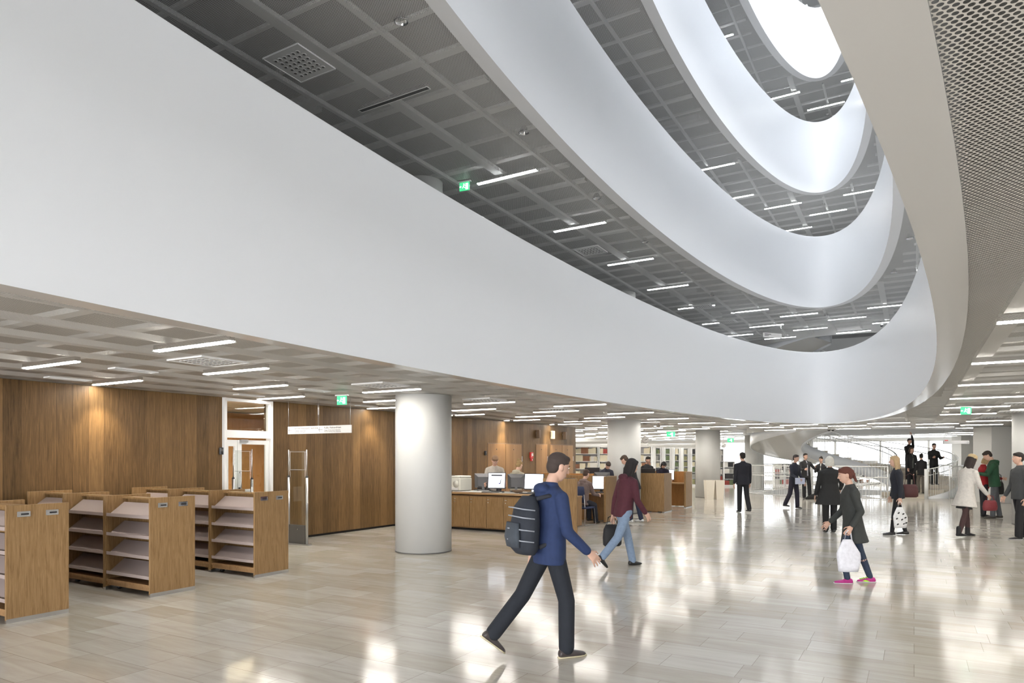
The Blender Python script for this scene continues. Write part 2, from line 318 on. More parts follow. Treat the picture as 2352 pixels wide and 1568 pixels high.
# ceilings of the levels, each a perforated sheet below a grid of joists and a slab
EXT = [rect(-30,-9,12,50)] + [rect(-15,-9,9,44)]*4
for k in range(5):
    z = CEIL + ST*k + .01; holes = [ell(k, .21)]
    stair = k < 2
    if stair: holes.append(circ(STAIR_HOLE+.05))
    mb = MB(); mb.plate(EXT[k], holes, z)
    c = mb.build('ceiling' if k == 0 else 'ceiling.%03d' % k, M['perf'] if k == 0 else (M['perf_up'] if k == 1 else M['perf_top']))
    tag(c, ['perforated white metal ceiling over the lobby', 'perforated grey ceiling of the first gallery', 'perforated grey ceiling of the second gallery', 'perforated grey ceiling of the third gallery', 'perforated grey ceiling of the top gallery'][k], 'ceiling', kind='structure')
    mb = MB(); x0, y0 = EXT[k][0]; x1, y1 = EXT[k][2]; cx, cy, a, b = RINGS[k]
    def inside(x, y, m=.48):
        if ((x-cx)/(a+m))**2+((y-cy)/(b+m))**2 < 1: return True
        return stair and math.hypot(x-SC.x, y-SC.y) < STAIR_HOLE+m
    def bar(p, q, horiz, zz, wd, hh):
        "a straight joist broken where the openings are"
        L = (Vector(q)-Vector(p)).length; n = int(L/.25); run = None
        for i in range(n+1):
            t = i/n; pt = (p[0]+(q[0]-p[0])*t, p[1]+(q[1]-p[1])*t); ins = inside(*pt)
            if not ins and run is None: run = pt
            if (ins or i == n) and run is not None:
                e = pt; c0 = ((run[0]+e[0])/2, (run[1]+e[1])/2, zz); ln = math.hypot(e[0]-run[0], e[1]-run[1])
                if ln > .3: mb.box(c0, (ln, wd, hh) if horiz else (wd, ln, hh))
                run = None
    rnd = random.Random(31+k); y = y0+.1
    while y < y1: bar((x0, y), (x1, y), True, z+.19, .05+.07*(rnd.random() < .25), .05); y += .76
    x = x0+.35; j = 0
    while x < x1: bar((x, y0), (x, y1), False, z+.10, .06 + (.10 if j % 3 == 0 else 0), .06); x += .92; j += 1
    for i in range(46):     # short cross pieces and ducts seen through the sheet
        x = rnd.uniform(x0+1, x1-1); y = rnd.uniform(max(y0, -2), y1-1); l = rnd.choice((.5,.8,1.4))
        if not inside(x, y, 1.2): mb.box((x, y, z+.32), (l, .3, .14) if rnd.random() < .5 else (.3, l, .14))
    mb.build('joist_grid', M['joist'] if k < 2 else M['white'], c)
    # slab above
    mb = MB(); zt = z+.70; zf = 4.0+ST*k
    hs = [ell(k, .20)] + ([circ(STAIR_HOLE)] if stair else [])
    mb.plate(EXT[k], hs, zt, True, 0); mb.plate(EXT[k], hs, zf, False, 2)
    if stair:
        h = circ(STAIR_HOLE); n = len(h); zz = CEIL+ST*k
        mb.add([(p[0],p[1],zz) for p in h]+[(p[0],p[1],zf) for p in h], [(i,(i+1)%n,n+(i+1)%n,n+i) for i in range(n)], 1, True)
    tag(mb.build('slab' if k == 0 else 'slab.%03d' % k, [M['slabgrey'], M['white'], M['gallery_floor'] if k == 0 else M['white']]), 'concrete slab of gallery level above the perforated ceiling', 'slab', kind='structure')
    # the white guard wall around the atrium opening
    inn = ell(k); out = ell(k, .12); sof = ell(k, .21); n = len(inn); z0 = CEIL+ST*k; z1 = z0+2.36
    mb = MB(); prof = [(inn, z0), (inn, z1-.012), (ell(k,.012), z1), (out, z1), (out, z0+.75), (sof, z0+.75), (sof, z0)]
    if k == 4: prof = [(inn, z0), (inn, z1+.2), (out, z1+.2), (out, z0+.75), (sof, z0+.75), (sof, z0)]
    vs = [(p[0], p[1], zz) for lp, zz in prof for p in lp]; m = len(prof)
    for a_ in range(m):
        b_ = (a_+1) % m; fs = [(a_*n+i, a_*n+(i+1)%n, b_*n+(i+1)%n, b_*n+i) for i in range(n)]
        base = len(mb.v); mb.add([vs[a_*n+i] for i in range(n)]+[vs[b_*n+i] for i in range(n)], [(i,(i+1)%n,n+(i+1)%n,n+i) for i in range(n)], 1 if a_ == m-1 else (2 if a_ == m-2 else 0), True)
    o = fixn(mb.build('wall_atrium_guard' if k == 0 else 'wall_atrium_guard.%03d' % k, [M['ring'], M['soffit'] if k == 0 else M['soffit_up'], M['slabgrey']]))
    tag(o, ['lowest and widest curved white guard wall around the atrium', 'second curved white guard wall up the atrium', 'third curved white guard wall up the atrium', 'fourth curved white guard wall, narrow and bright below the roof', 'top curved guard wall below the roof glazing'][k], 'guard wall', kind='structure')
# outer walls of the galleries and the roof glazing
mb = MB()
for k in range(1, 5):
    z0 = 4.0+ST*(k-1); x0, y0 = EXT[k][0]; x1, y1 = EXT[k][2]; zt = z0+ST-.36
    for p, q in (((x0,y0),(x1,y0)),((x1,y0),(x1,y1)),((x1,y1),(x0,y1)),((x0,y1),(x0,y0))):
        mb.add([(p[0],p[1],z0),(q[0],q[1],z0),(q[0],q[1],zt),(p[0],p[1],zt)], [(0,3,2,1)])
tag(mb.build('wall_galleries', M['white']), 'white outer walls of the upper galleries', 'wall', kind='structure')
mb = MB(); mb.plate(rect(-15,-9,9,44), [rect(-5.0,6.8,-.4,25.6)], 21.0, True, 0); o = mb.build('roof', M['white']); tag(o, 'white roof around the skylight', 'roof', kind='structure')
mb = MB(); z0 = 19.41
for p, q in (((-15,-9),(9,-9)),((9,-9),(9,44)),((9,44),(-15,44)),((-15,44),(-15,-9))):
    mb.add([(p[0],p[1],z0),(q[0],q[1],z0),(q[0],q[1],21),(p[0],p[1],21)], [(0,3,2,1)])
tag(mb.build('wall_attic', M['white']), 'white attic walls under the roof', 'wall', kind='structure')
mb = MB(); mb.add([(-5.0,6.8,21.15),(-.4,6.8,21.15),(-.4,25.6,21.15),(-5.0,25.6,21.15)], [(0,3,2,1)])
tag(MB().add([(-11,43.9,4.8),(5,43.9,4.8),(5,43.9,6.6),(-11,43.9,6.6)], [(0,1,2,3)]).build('window_gallery', M['winglass']), 'bright window band at the far end of the first gallery', 'window', kind='structure')
tag(mb.build('window_skylight', M['skyglass']), 'bright roof skylight over the atrium', 'skylight', kind='structure')
# wooden wall: planks, doorway cut at Y 8.2..9.3
DY0, DY1 = 8.10, 9.20
mb = MB()
for y0, y1, z0 in ((-9, DY0, 0.05), (DY1, 23.3, 0.05)):
    mb.box((WX-.1, (y0+y1)/2, (z0+CEIL)/2), (.2, y1-y0, CEIL-z0), mi=0)
wall = mb.build('wall_left', M['oak_wall']); tag(wall, 'tall oak plank wall along the lobby', 'wall', kind='structure')
mb = MB(); mb.box((WX-2.0, 23.25, (CEIL+.05)/2), (4.0-.02, .1, CEIL-.05)); tag(mb.build('wall_corner', M['oak_x']), 'oak return at the end of the long wooden wall', 'wall', kind='structure')
mb = MB(); mb.box((WX-.12, (-9+DY0)/2, .025), (.16, DY0+9, .05)); mb.box((WX-.12, (DY1+23.3)/2, .025), (.16, 23.3-DY1, .05))
tag(mb.build('baseboard_left', M['black']), 'dark recessed plinth under the oak wall', 'baseboard', kind='structure')
# flush oak doors in the long wall
def flush_door(n, y0, y1, ztop, leaves, label):
    e = empty('door_%d' % n, (WX, (y0+y1)/2, 0), 0, label, 'door', kind='structure'); w_ = y1-y0
    mb = MB()
    for s_ in (-1, 1): mb.box((.004, s_*(w_/2), ztop/2+.02), (.012, .022, ztop-.02))
    mb.box((.004, 0, ztop+.02), (.012, w_+.02, .022)); mb.build('gap_frame', M['brown'], e)
    for i in range(leaves):
        lw = w_/leaves; yc = -w_/2+lw*(i+.5); mb = MB(); mb.rbox((.010, yc, ztop/2+.03), (.012, lw-.03, ztop-.05), .003)
        l = mb.build('leaf', M['oak_leaf'], e)
        mb = MB(); mb.cyl((.016, yc-.02, ztop-.16), (.022, yc-.02, ztop-.16), .018); mb.build('lock', M['dark'], l)
    mb = MB(); mb.box((.012, w_/2+.005, 1.62), (.02, .03, .17)); mb.box((.012, -w_/2, .4), (.02, .03, .14)); mb.build('hinge', M['steel'], e)
M['oak_leaf'] = wood('oak_door_leaf', (.24,.13,.055), (.38,.225,.11), 'Z', (1, .24), .42)
flush_door(2, 17.15, 19.2, 2.08, 2, 'double flush oak door behind the reception desk')
flush_door(3, 20.15, 20.98, 2.10, 1, 'narrow single flush oak door right of the fire alarm')
flush_door(4, 21.2, 23.05, 2.10, 2, 'double flush oak door at the far end of the wooden wall')
# glazed doorway with transom in a white frame
d1 = empty('door_1', (WX, (DY0+DY1)/2, 0), 0, 'white framed glass door with a tall transom window in the oak wall', 'door', kind='structure')
W = DY1-DY0; T = .055
mb = MB()
for s_ in (-1, 1): mb.box((.0, s_*(W/2-T/2), CEIL/2), (.14, T, CEIL-.01))
mb.box((0, 0, CEIL-T/2-.01), (.14, W-2*T, T)); mb.box((0, 0, 2.12), (.14, W-2*T, .14)); mb.build('frame', M['white'], d1)
mb = MB(); mb.box((-.02, 0, 2.45), (.012, W-2*T-.004, .51)); mb.build('transom_pane', M['glass'], d1)
lf = MB(); yl, yr = -W/2+T+.01, W/2-T-.01
sp1 = yl+.24
for a, b in ((yl, yl+.05), (sp1-.05, sp1), (sp1+.01, sp1+.10), (yr-.07, yr)): lf.box((.0, (a+b)/2, 1.02), (.05, b-a, 1.98))
lf.box((0, (sp1+.1+yr-.07)/2, 1.97), (.05, yr-.07-sp1-.1, .08)); lf.box((0, (sp1+.1+yr-.07)/2, .12), (.05, yr-.07-sp1-.1, .18))
lf.box((0, (yl+.05+sp1-.05)/2, 1.95), (.05, sp1-yl-.10, .12)); lf.box((0, (yl+.05+sp1-.05)/2, .12), (.05, sp1-yl-.10, .18))
leaf = lf.build('leaf', M['white'], d1)
mb = MB(); mb.box((-.005, (sp1+.1+yr-.07)/2, 1.07), (.01, yr-.07-sp1-.1-.002, 1.70)); mb.box((-.005, (yl+sp1)/2, 1.04), (.01, sp1-yl-.102, 1.66)); mb.build('pane', M['glass'], leaf)
mb = MB(); mb.cyl((.07, sp1+.05, .9), (.07, sp1+.05, 1.45), .013); mb.box((.045, sp1+.05, .95), (.05,.02,.02)); mb.box((.045, sp1+.05, 1.4), (.05,.02,.02)); mb.build('pull_handle', M['steel'], leaf)
mb = MB(); mb.box((.04, sp1+.05, 1.06), (.03, .05, .12)); mb.build('lock', M['dark'], leaf)
mb = MB(); mb.box((.05, sp1+.13, 1.99), (.05, .16, .06)); mb.build('door_closer', M['steel'], leaf)
mb = MB(); mb.box((.012, sp1+.24, .93), (.004, .22, .30)); pn = mb.build('paper_notice', M['paper'], leaf)
mb = MB()
for i in range(9): mb.box((.0145, sp1+.24-.01*(i % 3), 1.04-.027*i), (.001, .16-.02*(i % 3), .006))
mb.build('notice_text', M['grey'], pn)
# the warm wood-lined room behind the glass
mb = MB(); y0, y1, x1 = 5.2, 12.4, WX-3.6
mb.add([(WX-.21,y0,0),(x1,y0,0),(x1,y0,2.78),(WX-.21,y0,2.78),(WX-.21,y1,0),(x1,y1,0),(x1,y1,2.78),(WX-.21,y1,2.78)], [(0,1,2,3),(1,5,6,2),(5,4,7,6)])
tag(mb.build('wall_inner_room', M['oak_leaf']), 'oak walls of the room behind the glass door', 'wall', kind='structure')
area('inner_room_light', (WX-1.3, 9.8, 2.6), .5, 260, (1.0,.82,.56), (0,0,0), 2.0)
# far library room: pale walls and window wall
mb = MB()
for x0, x1 in ((-30, -12.5), (-12.5, -11.6), (8.2, 12)): mb.box(((x0+x1)/2, 46.1, CEIL/2), (x1-x0, .2, CEIL))
mb.box((-1.7, 46.1, .06), (19.8, .2, .12)); mb.box((-1.7, 46.1, 2.72), (19.8, .2, .14))
tag(mb.build('wall_back', M['white']), 'white back wall around the far windows', 'wall', kind='structure')
for i in range(8):
    x = -10.3+2.45*i; e = empty('window_%d' % (i+1), (x, 46.1, 0), 0, 'tall bright window in the far wall, number %s from the bookcases' % ['one','two','three','four','five','six','seven','eight'][i], 'window', kind='structure')
    mb = MB(); mb.box((0, 0, 1.4), (2.35, .02, 2.5)); mb.build('pane', M['winglass'], e)
    mb = MB()
    for s_ in (-1, 1): mb.box((s_*1.2, -.02, 1.4), (.06, .12, 2.5))
    mb.box((0,-.02,2.62), (2.4,.12,.06)); mb.box((0,-.02,.16), (2.4,.12,.06)); mb.build('frame', M['white'], e)
mb = MB(); mb.box((12.1, 20.5, CEIL/2), (.2, 59, CEIL)); tag(mb.build('wall_right', M['white']), 'white side wall beyond the columns', 'wall', kind='structure')
mb = MB(); mb.box((-30.1, 20.5, CEIL/2), (.2, 59, CEIL)); mb.box((-9, -9.1, CEIL/2), (42, .2, CEIL)); tag(mb.build('wall_front', M['white']), 'white walls behind and beside the lobby', 'wall', kind='structure')
# columns
cols = [((-7.64, 9.82), .505, 'nearest round white column, in front of the oak wall'), ((-7.58, 19.56), .50, 'round white column rising behind the computer desks'),
        ((-7.42, 28.7), .50, 'round white column with two cream planters at its foot'), ((-7.23, 37.3), .48, 'round white column nearest the spiral stair railing'), ((2.62, 21.2), .50, 'round white column at the edge of the lobby, nearest the guard wall\'s right'),
        ((-5.6, 44.2), .42, 'pale round column farthest away against the bright windows')]
for (x, y), r_, lb in cols:
    e = empty('round_column', (x, y, 0), 0, lb, 'column')
    mb = MB(); mb.cyl((0,0,.02), (0,0,CEIL), r_, n=64); mb.build('shaft', M['column'], e)
    mb = MB(); mb.cyl((0,0,0), (0,0,.02), r_+.004, n=64); mb.build('base_joint', M['darkgrey'], e)
for (x, y), lb in (((-7.64, 9.82), 'upper round column peeking over the lowest guard wall beside the first lit strip'), ((-7.58, 19.56), 'upper round column peeking over the guard wall farther along')):
    mb = MB(); mb.cyl((0,0,4.0), (0,0,CEIL+ST), .345, n=48); o = mb.build('gallery_column', M['column'], None, (x, y, 0)); tag(o, lb, 'column')
p1 = G(2278, 1155)
mb = MB(); mb.rbox((0,0,CEIL/2), (1.16, 1.0, CEIL), .01, R(YAW)); tag(mb.build('square_pillar', M['column'], None, (p1.x+.22, p1.y+.5, 0)), 'broad square pale pillar behind the person in the green jacket', 'pillar')
p2 = G(2228, 1122)
mb = MB(); mb.rbox((0,0,CEIL/2), (1.4, .8, CEIL), .01, R(YAW)); tag(mb.build('square_pillar', M['column'], None, (p2.x, p2.y+.4, 0)), 'farther square pillar behind the hanging sign near the stair', 'pillar')
# unlit panes added behind the fill lights, at the camera end and along the galleries
M['frosted'] = mat('frosted_window_glass', (.85,.88,.92), .25)
def fill_pane(nm, c, w_, h_, rz, label, n=8):
    e = empty(nm, c, rz, label, 'window', kind='structure')
    MB().box((0,0,0), (w_,.02,h_)).build('pane', M['frosted'], e); mb = MB()
    for i in range(n+1): mb.box((-w_/2+w_*i/n,-.02,0), (.07,.06,h_))
    for s_ in (-1,1): mb.box((0,-.02,s_*h_/2), (w_+.07,.06,.07))
    mb.build('frame', M['white'], e)
fill_pane('window_street', (-1.0,-8.97,1.45), 16.0, 2.3, R(180), 'street window wall of the lobby')
for k in (1, 2):
    fill_pane('window_gallery_side', (8.96,12.0,5.2+ST*(k-1)), 26.0, 2.2, R(-90), 'long facade window of the %s gallery' % ('first','second')[k-1], 13)
    fill_pane('window_gallery_street', (-2.5,-8.96,5.2+ST*(k-1)), 12.0, 2.2, R(180), 'street window of the %s gallery' % ('first','second')[k-1], 6)
# ------------------------------------------------------------------ ceiling fittings
ORD = ['nearest','second','third','fourth','fifth','sixth','seventh','eighth','ninth','tenth','eleventh','twelfth','thirteenth','fourteenth','fifteenth','sixteenth','seventeenth','eighteenth','nineteenth','twentieth','twenty-first','twenty-second','twenty-third','twenty-fourth','twenty-fifth','twenty-sixth','twenty-seventh','twenty-eighth','twenty-ninth','thirtieth','thirty-first']
def make_strip(lit):
    e = empty('ceiling_strip_light'); L_, w_ = 1.22, .065
    mb = MB()
    for s_ in (-1, 1): mb.box((0, s_*(w_/2+.004), -.009), (L_+.016, .008, .008)); mb.box((s_*(L_/2+.004), 0, -.009), (.008, w_, .008))
    mb.build('frame', M['white'], e)
    mb = MB(); mb.box((0,0,-.004), (L_, w_, .010)); mb.build('diffuser', M[lit], e)
    mb = MB(); mb.box((0,0,.027), (L_, w_, .05)); mb.build('housing', M['darkgrey'], e)
    return e
PROTO = {k: make_strip(k) for k in ('lamp', 'lamp_hi', 'lamp_off')}; USED = set()
def inst(key, protos, loc, rz, label, group, cat):
    p = protos[key]
    if (id(protos), key) in USED: p = copy_tree(p)
    USED.add((id(protos), key)); p.location = loc; p.rotation_euler = (0,0,rz); return tag(p, label, cat, group)
def in_void(x, y, k, m=.35):
    cx, cy, a, b = RINGS[k]; return ((x-cx)/(a+m))**2+((y-cy)/(b+m))**2 < 1
def in_stair(x, y, m=.3): return math.hypot(x-SC.x, y-SC.y) < STAIR_HOLE+m
def proj(x, y, z):
    v = x*VF.x+y*VF.y; u = x*VR.x+y*VR.y
    return (1176+FPX*u/v, HZ-FPX*(z-EYE)/v, v) if v > .4 else (-9e9, 0, v)
z = CEIL+.017
for row in range(-4, 27):
    y = 4.27+1.53*row; odd = row % 2
    js = range(-8, 4) if y > 23.5 else range(-1, 2)
    m_ = 0
    for j in js:
        x = (-8.20 if odd else -6.85) + 2.75*j - (0 if y > 23.5 else 0)
        if x < WX-.05 and y < 23.6: continue
        if y < 23.6: x = max(x, WX+.05)
        xc = x+.62
        if in_void(xc-.6, y, 0) or in_void(xc+.6, y, 0) or in_void(xc, y, 0) or (y < 25 and xc > -2.6) or xc > 11: continue
        if min(math.hypot(xc+dx-SC.x, y-SC.y) for dx in (-.6,0,.6)) < STAIR_HOLE+.15: continue
        if any(abs(xc-c[0][0]) < c[1]+.7 and abs(y-c[0][1]) < c[1]+.05 for c in cols): continue
        px, py, v = proj(xc, y, z)
        if v > 0 and not (-120 < px < 2450): continue
        side = 'the oak wall' if y < 23.6 else 'the far bookcases'
        lb = 'strip light in lobby ceiling, %s row out, %s from %s' % (ORD[row+4], ORD[min(m_,19)], side)
        inst('lamp', PROTO, (xc, y, z), 0, lb, 'strip lights in the lobby ceiling', 'ceiling light'); m_ += 1
for mrow in range(13):
    y = 6.9+1.44*mrow-2.88
    for j in range(4):
        x = (.58 if mrow % 2 == 0 else 1.95) + 2.75*j; xc = x+.62
        if y > 23.6 or y < 4.5 or in_void(xc-.6, y, 0): continue
        px, py, v = proj(xc-.6, y, z)
        if not (-100 < px < 2420) and v > 0 and j > 1: continue
        inst('lamp', PROTO, (xc, y, z), 0, 'strip light right of the atrium, %s row, %s from the guard wall' % (ORD[mrow], ORD[j]), 'strip lights in the lobby ceiling', 'ceiling light')
for k in (1,):
    zz = CEIL+ST*k+.017; nm = ['','first','second','third','top'][k]
    for row in range(-6, 24):
        y = 4.27+1.53*row; odd = row % 2; m_ = 0
        for j in range(-2, 6):
            x = (-8.20 if odd else -6.85)+2.75*j; xc = x+.62
            near = [in_void(xc+dx, y, k, .25) for dx in (-.6,0,.6)]
            if any(near): continue
            if k == 1 and min(math.hypot(xc+dx-SC.x, y-SC.y) for dx in (-.6,0,.6)) < STAIR_HOLE+.15: continue
            far = in_void(xc, y, k-1, 6.0)
            if k > 1 and not far: continue
            if x < -7.5: continue
            if k == 1 and not (-8.4 < xc < 6.4): continue
            side_r = k == 1 and xc > 0 and y < 24  # unseen strips right of the opening, added to brighten the left guard wall
            if not side_r:
                px, py, v = proj(xc, y, zz)
                if v <= 0 or not (900 < px < 2150): continue
            if not side_r and y < 10 and k == 1:
                if row != 2 or abs(xc+6.23) > .1: continue
                inst('lamp_off', PROTO, (xc, y, zz), 0, 'unlit dark strip fitting in the first gallery ceiling near the dimpled grille', 'strip lights in the first gallery ceiling', 'ceiling light'); continue
            inst('lamp_hi', PROTO, (xc, y, zz), 0, 'strip light in the %s gallery ceiling, %s row, %s from the left' % (nm, ORD[row+6], ORD[m_]), 'strip lights in the %s gallery ceiling' % nm, 'ceiling light'); m_ += 1
for k, pts in ((2, ((-6.98,11.9),(-5.87,21.05),(-5.88,23.9),(-4.6,25.5),(-2.06,25.5),(-3.3,27.0),(-6.03,27.0),(-4.61,28.4))), (3, ((-5.9,21.0),(-4.65,25.5),(-3.37,27.0),(-2.13,25.5),(-6.1,23.9))), (4, ((-4.6,27.0),(-2.2,28.5)))):
    for q, (x, y) in enumerate(pts):
        inst('lamp_hi', PROTO, (x+.62, y, CEIL+ST*k+.017), 0, 'strip light in the %s gallery ceiling, %s of those seen along the opening' % (['','','second','third','top'][k], ORD[q]), 'strip lights in the %s gallery ceiling' % ['','','second','third','top'][k], 'ceiling light')
# round chrome downlights
def make_down(lit):
    e = empty('downlight'); mb = MB()
    n = 24; pr = [(.082,-.006),(.075,-.010),(.068,-.004),(.060,.05),(.035,.09)]
    mb.loft([((0,0,zz), (rr,0,0), (0,rr,0)) for rr, zz in pr], n, 0, True, False); mb.build('reflector', M['chrome'], e)
    mb = MB(); mb.cyl((0,0,.045), (0,0,.05), .034, n=16); mb.build('bulb', M['spotlit'] if lit else M['grey'], e)
    return e
DP = {'down_on': make_down(True), 'down_off': make_down(False)}
for i in range(8):
    y = 6.04+3.02*i
    if i < 7: inst('down_off', DP, (-5.0-.16*min(i,3)/1.5-.02, y, CEIL+ST), 0, 'round chrome downlight in the first gallery ceiling, %s along the guard wall' % ORD[i], 'downlights along the first gallery', 'downlight')
for (px, py) in ((1898,723),(2053,625),(2090,547)):
    p = G(px, py, CEIL+ST); inst('down_off', DP, (p.x, p.y, CEIL+ST), 0, 'small round downlight in the first gallery ceiling, %s' % {1898:'beyond the far end of the opening', 2053:'above the curve of the lowest guard wall', 2090:'tucked by the soffit edge'}[px], 'downlights along the first gallery', 'downlight')
for (px, py) in ((1900,262),(1890,470)):
    k = 3 if py < 300 else 2; p = G(px, py, CEIL+ST*k); inst('down_off', DP, (p.x, p.y, CEIL+ST*k), 0, 'small round downlight in the %s gallery ceiling' % ['','','second','third'][k], 'upper gallery downlights', 'downlight')
YS = [2.85, 5.9, 12.05, 15.0, 18.0, 21.0]
for i, y in enumerate(YS):
    inst('down_on', DP, (WX+.34, y, CEIL+.004), 0, 'lit downlight washing the oak wall, %s from the camera end' % ORD[i], 'downlights along the oak wall', 'downlight')
    l = bpy.data.lights.new('wall_wash', 'SPOT'); l.energy = SPOT; l.color = (1.0,.86,.62); l.spot_size = R(74); l.spot_blend = .8; l.shadow_soft_size = .04
    o = bpy.data.objects.new('wall_wash', l); o.location = (WX+.34, y, CEIL-.02); o.rotation_euler = (0, R(14), 0); COL.objects.link(o)
for (px, py) in ((1333,967),(1481,974),(1512,979)):
    p = G(px, py, CEIL); inst('down_on', DP, (p.x, p.y, CEIL+.004), 0, 'bright round downlight over the computer desks, %s' % {1333:'near the end of the oak wall', 1481:'just right of the second column', 1512:'farthest of the three'}[px], 'downlights over the computer desks', 'downlight')
# square dimpled air grilles
def make_grille():
    e = empty('air_grille'); mb = MB(); mb.box((0,0,0), (.60,.60,.02)); mb.build('plate', M['white'], e)
    mb = MB()
    for i in range(6):
        for j in range(6):
            x, y = (i-2.5)*.078+(.012 if j % 2 else -.012), (j-2.5)*.078
            mb.loft([((x,y,-.0105), (.030,0,0), (0,.030,0)), ((x,y,-.016), (.026,0,0), (0,.026,0)), ((x,y,-.0125), (.018,0,0), (0,.018,0))], 14, 0)
            mb.cyl((x+.006, y, -.0165), (x+.006, y, -.018), .018, n=12, mi=1)
    mb.build('nozzle', [M['white'], M['darkgrey']], e)
    mb = MB()
    for s_ in (-1,1): mb.box((s_*.305,0,-.006), (.015,.625,.02)); mb.box((0,s_*.305,-.006), (.6,.015,.02))
    mb.build('rim', M['white'], e); return e
GP = {'grille': make_grille()}
for i, (x, y, k, lb) in enumerate([(-7.0,5.0,0,'over the display shelves, nearest the guard wall'), (-7.05,8.0,0,'in front of the first round column'), (-7.15,11.1,0,'just past the first round column'), (-7.15,14.2,0,'above the reception desk end'), (-7.15,17.2,0,'before the second round column'), (-7.15,20.6,0,'just behind the second round column'), (-7.1,23.8,0,'above the farther computer desks'),
        (-6.67,6.05,1,'large in the first gallery ceiling'), (-6.7,15.1,1,'in the middle of the first gallery ceiling'), (-6.0,22.6,1,'in the first gallery, nearer of the far pair'), (-5.9,25.6,1,'in the first gallery, farther of the far pair'),
        (2.4,8.6,0,'right of the atrium, beside the nearest strip'), (2.3,11.5,0,'right of the atrium, second one out'), (1.9,17.5,0,'right of the green exit sign'), (2.1,20.5,0,'by the right-hand round column'), (1.8,23.4,0,'before the square pillars')]):
    inst('grille', GP, (x, y, CEIL+ST*k+.010), 0, 'square dimpled air grille %s' % lb, 'dimpled air grilles', 'air vent')
def make_slot():
    e = empty('slot_vent'); mb = MB()
    for s_ in (-1,1): mb.box((s_*.075,0,0), (.018,.56,.02)); mb.box((0,s_*.27,0), (.15,.02,.02))
    mb.box((0,0,.004), (.012,.54,.012)); mb.build('frame', M['white'], e)
    mb = MB(); mb.box((0,0,.006), (.14,.53,.004)); mb.build('dark_slot', M['grey'], e); return e
SP = {'slot': make_slot()}; c = 0
for i in range(6):
    for x in (-8.57, -10.3):
        y = 5.05+3.05*i + (0 if x > -9 else .08)
        inst('slot', SP, (x, y, CEIL+.006), 0, 'slot vent in the lobby ceiling, %s in the row %s' % (ORD[i], 'nearer the columns' if x > -9 else 'close to the oak wall'), 'slot vents in the lobby ceiling', 'air vent')
# green exit signs
def exit_sign(loc, rz, label, w_=.2, h=.15):
    e = empty('exit_sign', loc, rz, label, 'exit sign', 'green exit signs')
    mb = MB(); mb.box((0,0,h/2+.012), (w_+.05,.05,.02)); mb.build('housing', M['white'], e)
    mb = MB(); mb.rbox((0,0,0), (w_,.014,h), .004); mb.build('panel', M['green'], e)
    mb = MB(); y = -.009     # running figure, arrow and door
    mb.box((.05,y,-.002), (.05,.002,h*.72)); mb.box((-.075,y,0), (.035,.002,.012)); mb.add([(-.098,y,0),(-.078,y,.018),(-.078,y,-.018)], [(0,1,2)])
    mb.ball((-.008,y,.045), (.009,.002,.009), 8); mb.box((-.013,y,.018), (.016,.002,.038), M=Matrix.Translation((-.013,y,.016)) @ Matrix.Rotation(R(18),4,'Y'))
    mb.box((0,0,0), (.034,.002,.009), M=Matrix.Translation((-.028,y,-.016)) @ Matrix.Rotation(R(-48),4,'Y')); mb.box((0,0,0), (.034,.002,.009), M=Matrix.Translation((.004,y,-.018)) @ Matrix.Rotation(R(40),4,'Y'))
    mb.box((0,0,0), (.03,.002,.008), M=Matrix.Translation((.006,y,.022)) @ Matrix.Rotation(R(30),4,'Y')); mb.build('pictogram', M['exitwhite'], e); return e
exit_sign((-8.45, 8.6, 2.66), R(8), 'lit green exit sign hanging in front of the oak wall')
exit_sign((-6.95, 10.12, CEIL+ST-.10), R(8), 'lit green exit sign hanging in the first gallery, beside a glowing strip')
exit_sign((.90, 16.5, 2.62), R(20), 'lit green exit sign right of the atrium, near the round column')
p = G(1541, 996, 2.62); exit_sign((p.x, p.y, 2.6), R(25), 'small green exit sign in the library right of the first clock', .34, .2)
p = G(1678, 1010, 2.62); exit_sign((p.x, p.y, 2.6), R(25), 'faint green exit sign above the second clock', .34, .2)
# ------------------------------------------------------------------ wall and hanging fittings
def wall_y(px): 
    t = (px-1176)/FPX; dx = t*VR.x+VF.x; return WX/dx*(t*VR.y+VF.y)
def reader(px, z, label):
    e = empty('card_reader', (WX, wall_y(px), z), 0, label, 'card reader')
    mb = MB(); mb.rbox((.02,0,0), (.04,.085,.13), .008); mb.build('housing', M['dark'], e)
    mb = MB(); mb.box((.0415,0,.02), (.003,.05,.05)); mb.build('keypad', M['darkgrey'], e)
reader(507, 1.80, 'small black card reader left of the white door frame')
reader(1114, 1.80, 'small black card reader left of the double oak door')
e = empty('fire_alarm_box', (WX, wall_y(1219), 1.74), 0, 'red fire alarm call box on the oak wall between the doors', 'fire alarm')
mb = MB(); mb.rbox((.03,0,0), (.06,.16,.20), .008); mb.rbox((.03,0,-.15), (.055,.10,.09), .008); mb.build('housing', M['red'], e)
mb = MB(); mb.box((.062,.02,.02), (.003,.07,.09)); mb.box((.062,-.05,.0), (.003,.02,.12)); mb.box((.060,.01,-.15), (.003,.03,.03)); mb.build('white_label', M['paper'], e)
for px, mt, lb in ((1232,'brown','small brown wall lamp box high on the oak wall, nearest of the three'), (1265,'cream','small cream coloured wall lamp box between two brown ones'), (1293,'brown','small brown wall lamp box nearest the end of the oak wall')):
    e = empty('wall_lamp_box', (WX, wall_y(px), 2.45), 0, lb, 'wall lamp')  # plain upright boxes on the wall, nothing in them glows
    mb = MB(); mb.rbox((.08,0,0), (.12,.13,.28), .01); mb.build('body', M[mt], e); mb = MB(); mb.box((.015,0,.04), (.03,.05,.06)); mb.build('bracket', M['steel'], e)
